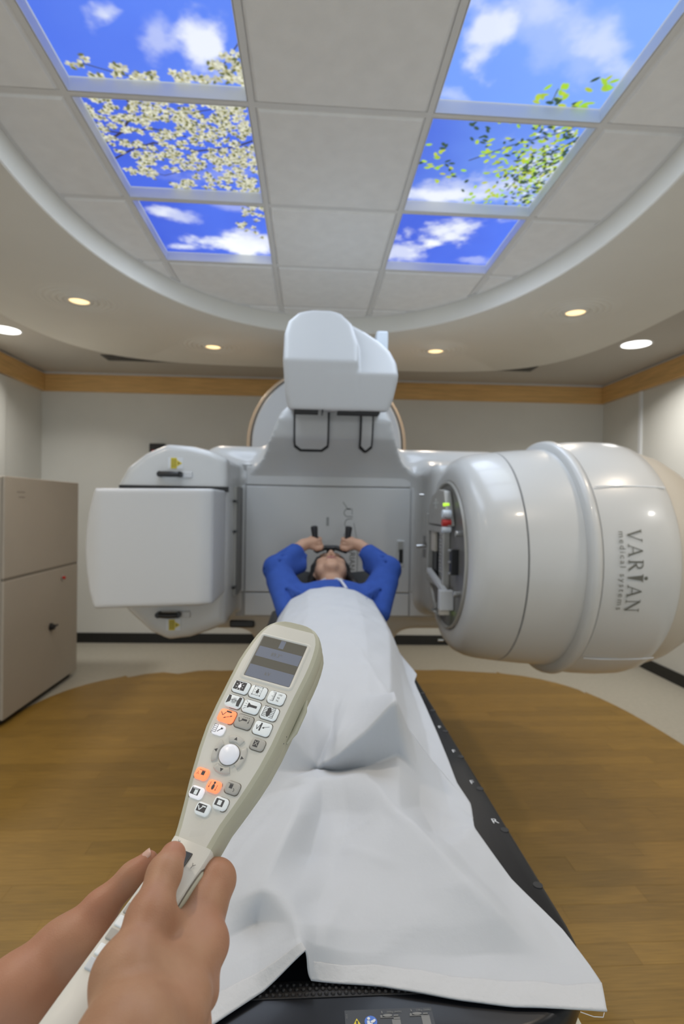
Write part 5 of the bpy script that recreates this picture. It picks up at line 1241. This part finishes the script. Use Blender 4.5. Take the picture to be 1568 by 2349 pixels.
# lower keys
def skey(x, y, m): return cap(x, y, 11.8, 8.4, m, 'button', .7, 2.1)
b = skey(-14.9, 111.3, 'btn_orange'); multi(b, -14.9, 111.3, [rect(-.2, 2.6, -1.9, 1.2), seg2((-2.8, -2.2), (2.8, -2.2), .3), seg2((-4.2, 1.6), (-3.0, .6), .3), seg2((-3.0, .6), (-3.4, -.8), .3), seg2((-3.0, .6), (-2.0, 1.4), .3)], 'detector_sign', z=-2.18)
b = skey(-.8, 116.9, 'btn_orange'); multi(b, -.8, 116.9, [ring2(0, 1, 1.2, 2.2), ring2(0, -2.2, .9, 1.0)]+[seg2((-3.2, -2.2), (-3.4, 1.4), .35), seg2((3.0, -1.2), (2.8, 2.4), .35), [(-4.0, 1.2), (-2.9, 1.3), (-3.5, 2.6)], [(2.2, 2.2), (3.3, 2.3), (2.7, 3.4)]], 'patient_sign', z=-2.18)
b = skey(14.0, 113.6, 'btn_grey'); multi(b, 14.0, 113.6, [rect(-2.6, .2, -1.9, 1.2), seg2((-4.4, -2.3), (.4, -2.3), .3), seg2((1.4, .4), (2.4, 1.6), .4), seg2((2.4, 1.6), (1.9, 3.0), .4)], 'detector_sign', z=-2.18)
b = skey(-11.6, 125.0, 'btn_bright'); poly(b, -11.6, 125.0, rect(-4.8, 2.2, -2.6, 2.4), z=-2.16); poly(b, -11.6, 125.0, rect(-1.8, 1.0, -1.4, 2.0), 'sign_field', 'btn_white', -2.2); poly(b, -11.6, 125.0, rect(-4.0, 1.0, -2.2, -1.8), 'sign_field', 'btn_white', -2.2)
b = skey(10.6, 126.6, 'btn_white'); poly(b, 10.6, 126.6, rect(-4.4, 2.6, -2.6, 2.4), z=-2.16); poly(b, 10.6, 126.6, rect(-2.4, .8, -1.8, 1.6), 'sign_field', 'btn_white', -2.2)
b = skey(-.9, 134.2, 'btn_white'); poly(b, -.9, 134.2, rect(-4.6, 2.8, -2.8, 2.6), z=-2.16); multi(b, -.9, 134.2, [seg2((-4.0, -1.2), (-2.2, 1.6), .7), seg2((-2.2, 1.6), (-.4, -1.0), .7), rect(-1.0, 2.2, -2.0, -1.1)], 'couch_sign', 'btn_white', -2.2)
# handle details: thumbwheels with their letters, small keys along the left of the handle
def hbox(x0, x1, y0, y1, z0, z1):
    return MB().add([pt(a, b_, c) for c in (z1, z0) for a, b_ in ((x0, y0), (x1, y0), (x1, y1), (x0, y1))], [(0,3,2,1), (4,5,6,7), (0,1,5,4), (1,2,6,5), (2,3,7,6), (3,0,4,7)])
for y0 in (164, 190): q_(hbox(-2, 9.0, y0, y0+13, -1.6, 0), 'thumbwheel', 'black', None, .0006)
def htext(t_, size, x, y, m='ink'):
    vs, fs = text_mesh(t_, size*.001)
    return q_(MB().add([pt(x+a*1000*cos(.2)+b*1000*sin(.2), y+a*1000*sin(.2)-b*1000*cos(.2), -1.06) for a, b, _ in vs], fs), 'lettering', m)
htext('Y', 5.5, 14.2, 173, 'labelgrey'); htext('Y', 4.0, -6.0, 160.5, 'labelgrey'); htext('X', 5.0, 13.0, 197, 'labelgrey')
for y0, m in ((208, 'btn_grey'), (216, 'btn_white'), (224, 'btn_grey'), (233, 'btn_white'), (241, 'clear')): q_(hbox(-10, -1.5, y0, y0+6.4, -2.2, 0), 'handle_key', m, None, .0006)
for xx, yy in ((38.4, 62), (38.2, 68)): q_(MB().lathe([(0, .0005), (.0003, .0004)], (.0368, yy*.001, .005), (1, 0, 0), 8, True), 'scuff', 'ink')

# ================================================================== THE OPERATOR'S TWO BARE HANDS, reaching in from the lower left
OP = thing('person', (-.12, .33, 1.2), 'two bare hands and wrists holding the beige hand pendant', 'person')
def opart(o): return rel(OP, o)
HD = SDF((-.26, .195, 1.085), (-.025, .435, 1.285), .00105)
# --- right hand: thumb on the face of the pendant, fingers closed round its right flank
Th = [(-0.0903, 0.373, 1.2572), (-0.0919, 0.3574, 1.2556), (-0.0935, 0.3293, 1.2478), (-0.0964, 0.2994, 1.2383)]
Ix = [(-0.0723, 0.3518, 1.2163), (-0.063, 0.3864, 1.2295), (-0.0815, 0.4174, 1.215), (-0.1015, 0.4254, 1.1944)]
Md = [(-0.0695, 0.3266, 1.2172), (-0.0601, 0.343, 1.2191), (-0.0796, 0.38, 1.1942), (-0.1006, 0.3911, 1.1811)]
Rg = [(-0.0675, 0.3044, 1.2198), (-0.0617, 0.321, 1.2084), (-0.0801, 0.3568, 1.1804), (-0.1001, 0.3679, 1.1711)]
Lt = [(-.0649, .2853, 1.2251), (-.0608, .2989, 1.2069), (-.0781, .3316, 1.1792), (-.0970, .3427, 1.1720)]
W0, W1 = (-0.0848, 0.2605, 1.2316), (-0.0881, 0.2406, 1.2275)
W2 = (-.081, .170, 1.224)
# back of the hand
for f_, r0 in ((Ix, .0135), (Md, .0138), (Rg, .0132), (Lt, .0120)):
    HD.cone(W0, f_[0], .0175, r0, .010)
HD.cone(Th[3], W0, .0158, .0200, .010).cone(Th[3], Md[0], .0145, .0120, .012).cone(Th[3], Rg[0], .0150, .0120, .012)
HD.cone(W0, W1, .0255, .0255, .012).cone(W1, W2, .0245, .027, .01)
HD.chain(Th, [.0086, .0104, .0118, .0155], .006)
for f_, rs in ((Ix, [.0140, .0132, .0110, .0090]), (Md, [.0132, .0116, .0098, .0084]), (Rg, [.0126, .0108, .0094, .0080]), (Lt, [.0115, .0094, .0082, .0072])):
    HD.chain(f_, rs, .0055)
# web between thumb and index, knuckle pads and tendons
HD.cone(Th[2], Ix[0], .0098, .0105, .010)
for f_ in (Ix, Md, Rg):
    v = Vector(f_[0]); HD.ell(tuple(v + Vector((.006, -.006, .006))), (.008, .008, .006), .010)
HD.cone(tuple((Vector(Ix[0])+Vector(Ix[1]))/2), tuple((Vector(Md[0])+Vector(Md[1]))/2), .0125, .0115, .010)
HD.cone(tuple((Vector(Md[0])+Vector(Md[1]))/2), tuple((Vector(Rg[0])+Vector(Rg[1]))/2), .0095, .0090, .008)
# --- left hand: thumb along the left flank, palm and fingers behind the handle, then the forearm
Lth = [(-.1165, .4056, 1.2320), (-.1263, .4002, 1.2247), (-.1450, .3881, 1.2101), (-.1646, .3731, 1.1920)]
LW, LF = (-.1827, .3530, 1.1798), (-.2340, .3250, 1.1580)
HD.chain(Lth, [.0072, .0088, .0112, .0150], .006)
HD.cone(Lth[3], LW, .0175, .0215, .012).cone(LW, LF, .0225, .0290, .012)
HD.cone(LW, (-.1431, .3904, 1.1531), .0180, .0160, .012).cone(Lth[3], (-.1431, .3904, 1.1531), .0150, .0140, .012).cone(LW, (-.1477, .3755, 1.1454), .018, .015, .012)
for a, b, c in (((-.1431, .3950, 1.1560), (-.1290, .4080, 1.1600), (-.1080, .4050, 1.1650)), ((-.1431, .3904, 1.1531), (-.1250, .3980, 1.1440), (-.1050, .3930, 1.1490)), ((-.1477, .3755, 1.1454), (-.1280, .3820, 1.1330), (-.1090, .3790, 1.1340)), ((-.1490, .3650, 1.1420), (-.1330, .3690, 1.1260), (-.1170, .3670, 1.1240))):
    HD.chain([a, b, c], [.0098, .0088, .0078], .004)
HD.ell((-.1500, .3780, 1.1960), (.016, .018, .013), .012)
hme = HD.mesh('hands')
# ruddier skin over the knuckles and fingertips
hco = np.zeros(len(hme.vertices)*3, np.float32); hme.vertices.foreach_get('co', hco); hco = hco.reshape(-1, 3)
red = np.zeros(len(hco))
for pnt, rad, w_ in [(Th[0], .010, .6), (Th[1], .010, .25), (Th[2], .016, .25), (Lth[0], .010, .6), (Lth[2], .018, .45), (LW, .03, .45)] + [(f_[k], .013, w2) for f_ in (Ix, Md, Rg, Lt) for k, w2 in ((0, .2), (1, .4))]:
    q = ((hco-np.array(pnt))**2).sum(1); red = np.maximum(red, w_*np.exp(-q/(2*(rad*1.15)**2)))
ra = hme.color_attributes.new('Red', 'FLOAT_COLOR', 'POINT'); ra.data.foreach_set('color', np.stack([red, red, red, np.ones(len(red))], 1).astype(np.float32).ravel())
hands = opart(link('hands', hme, 'hand'))
HD = None
# nails: thin curved plates set into the fingertips
def nail(c, along, out, ln_, wd_, nm='fingernail'):
    a = Vector(along).normalized(); o_ = Vector(out); o_ = (o_-a*o_.dot(a)).normalized(); s_ = a.cross(o_); c = Vector(c); vs = []; n, m_ = 10, 8
    for i in range(n+1):
        u = -1+2*i/n
        for j in range(m_+1):
            v = -1+2*j/m_; w = wd_*math.sqrt(max(.02, 1-max(0, abs(u)-.55)**2/.25)); vs.append(c + a*(u*ln_) + s_*(v*w) - o_*(.0022*v*v*(w/wd_)**2 + .0006*u*u))
    fs = [(i*(m_+1)+j, i*(m_+1)+j+1, (i+1)*(m_+1)+j+1, (i+1)*(m_+1)+j) for i in range(n) for j in range(m_)]
    o = MB().add(vs, fs).obj(nm, 'nail', None, 180); md = o.modifiers.new('thickness', 'SOLIDIFY'); md.thickness = .0006; md.offset = -1
    return opart(o)
tv = Vector(Th[0])-Vector(Th[1]); od = Vector((-.10, -.62, .62))
nail(Vector(Th[0]) + tv.normalized()*.0015 + od.normalized()*.0088, tv, od, .0072, .0066)
tv = Vector(Lth[0])-Vector(Lth[1]); od = Vector((-.55, -.25, .75))
nail(Vector(Lth[0]) + tv.normalized()*.001 + od.normalized()*.0073, tv, od, .0056, .0048)
# pink elastic band on the right wrist
w = Vector(W0); d = (Vector(W1)-w).normalized(); e1 = d.cross(Vector((0, 0, 1))).normalized(); e2 = d.cross(e1)
c0 = w + d*.013
opart(MB().tube([c0+(e1*cos(2*pi*i/32)+e2*sin(2*pi*i/32))*.0255 for i in range(33)], .0028, 8, False).obj('wrist_band', 'pink', None, 60))
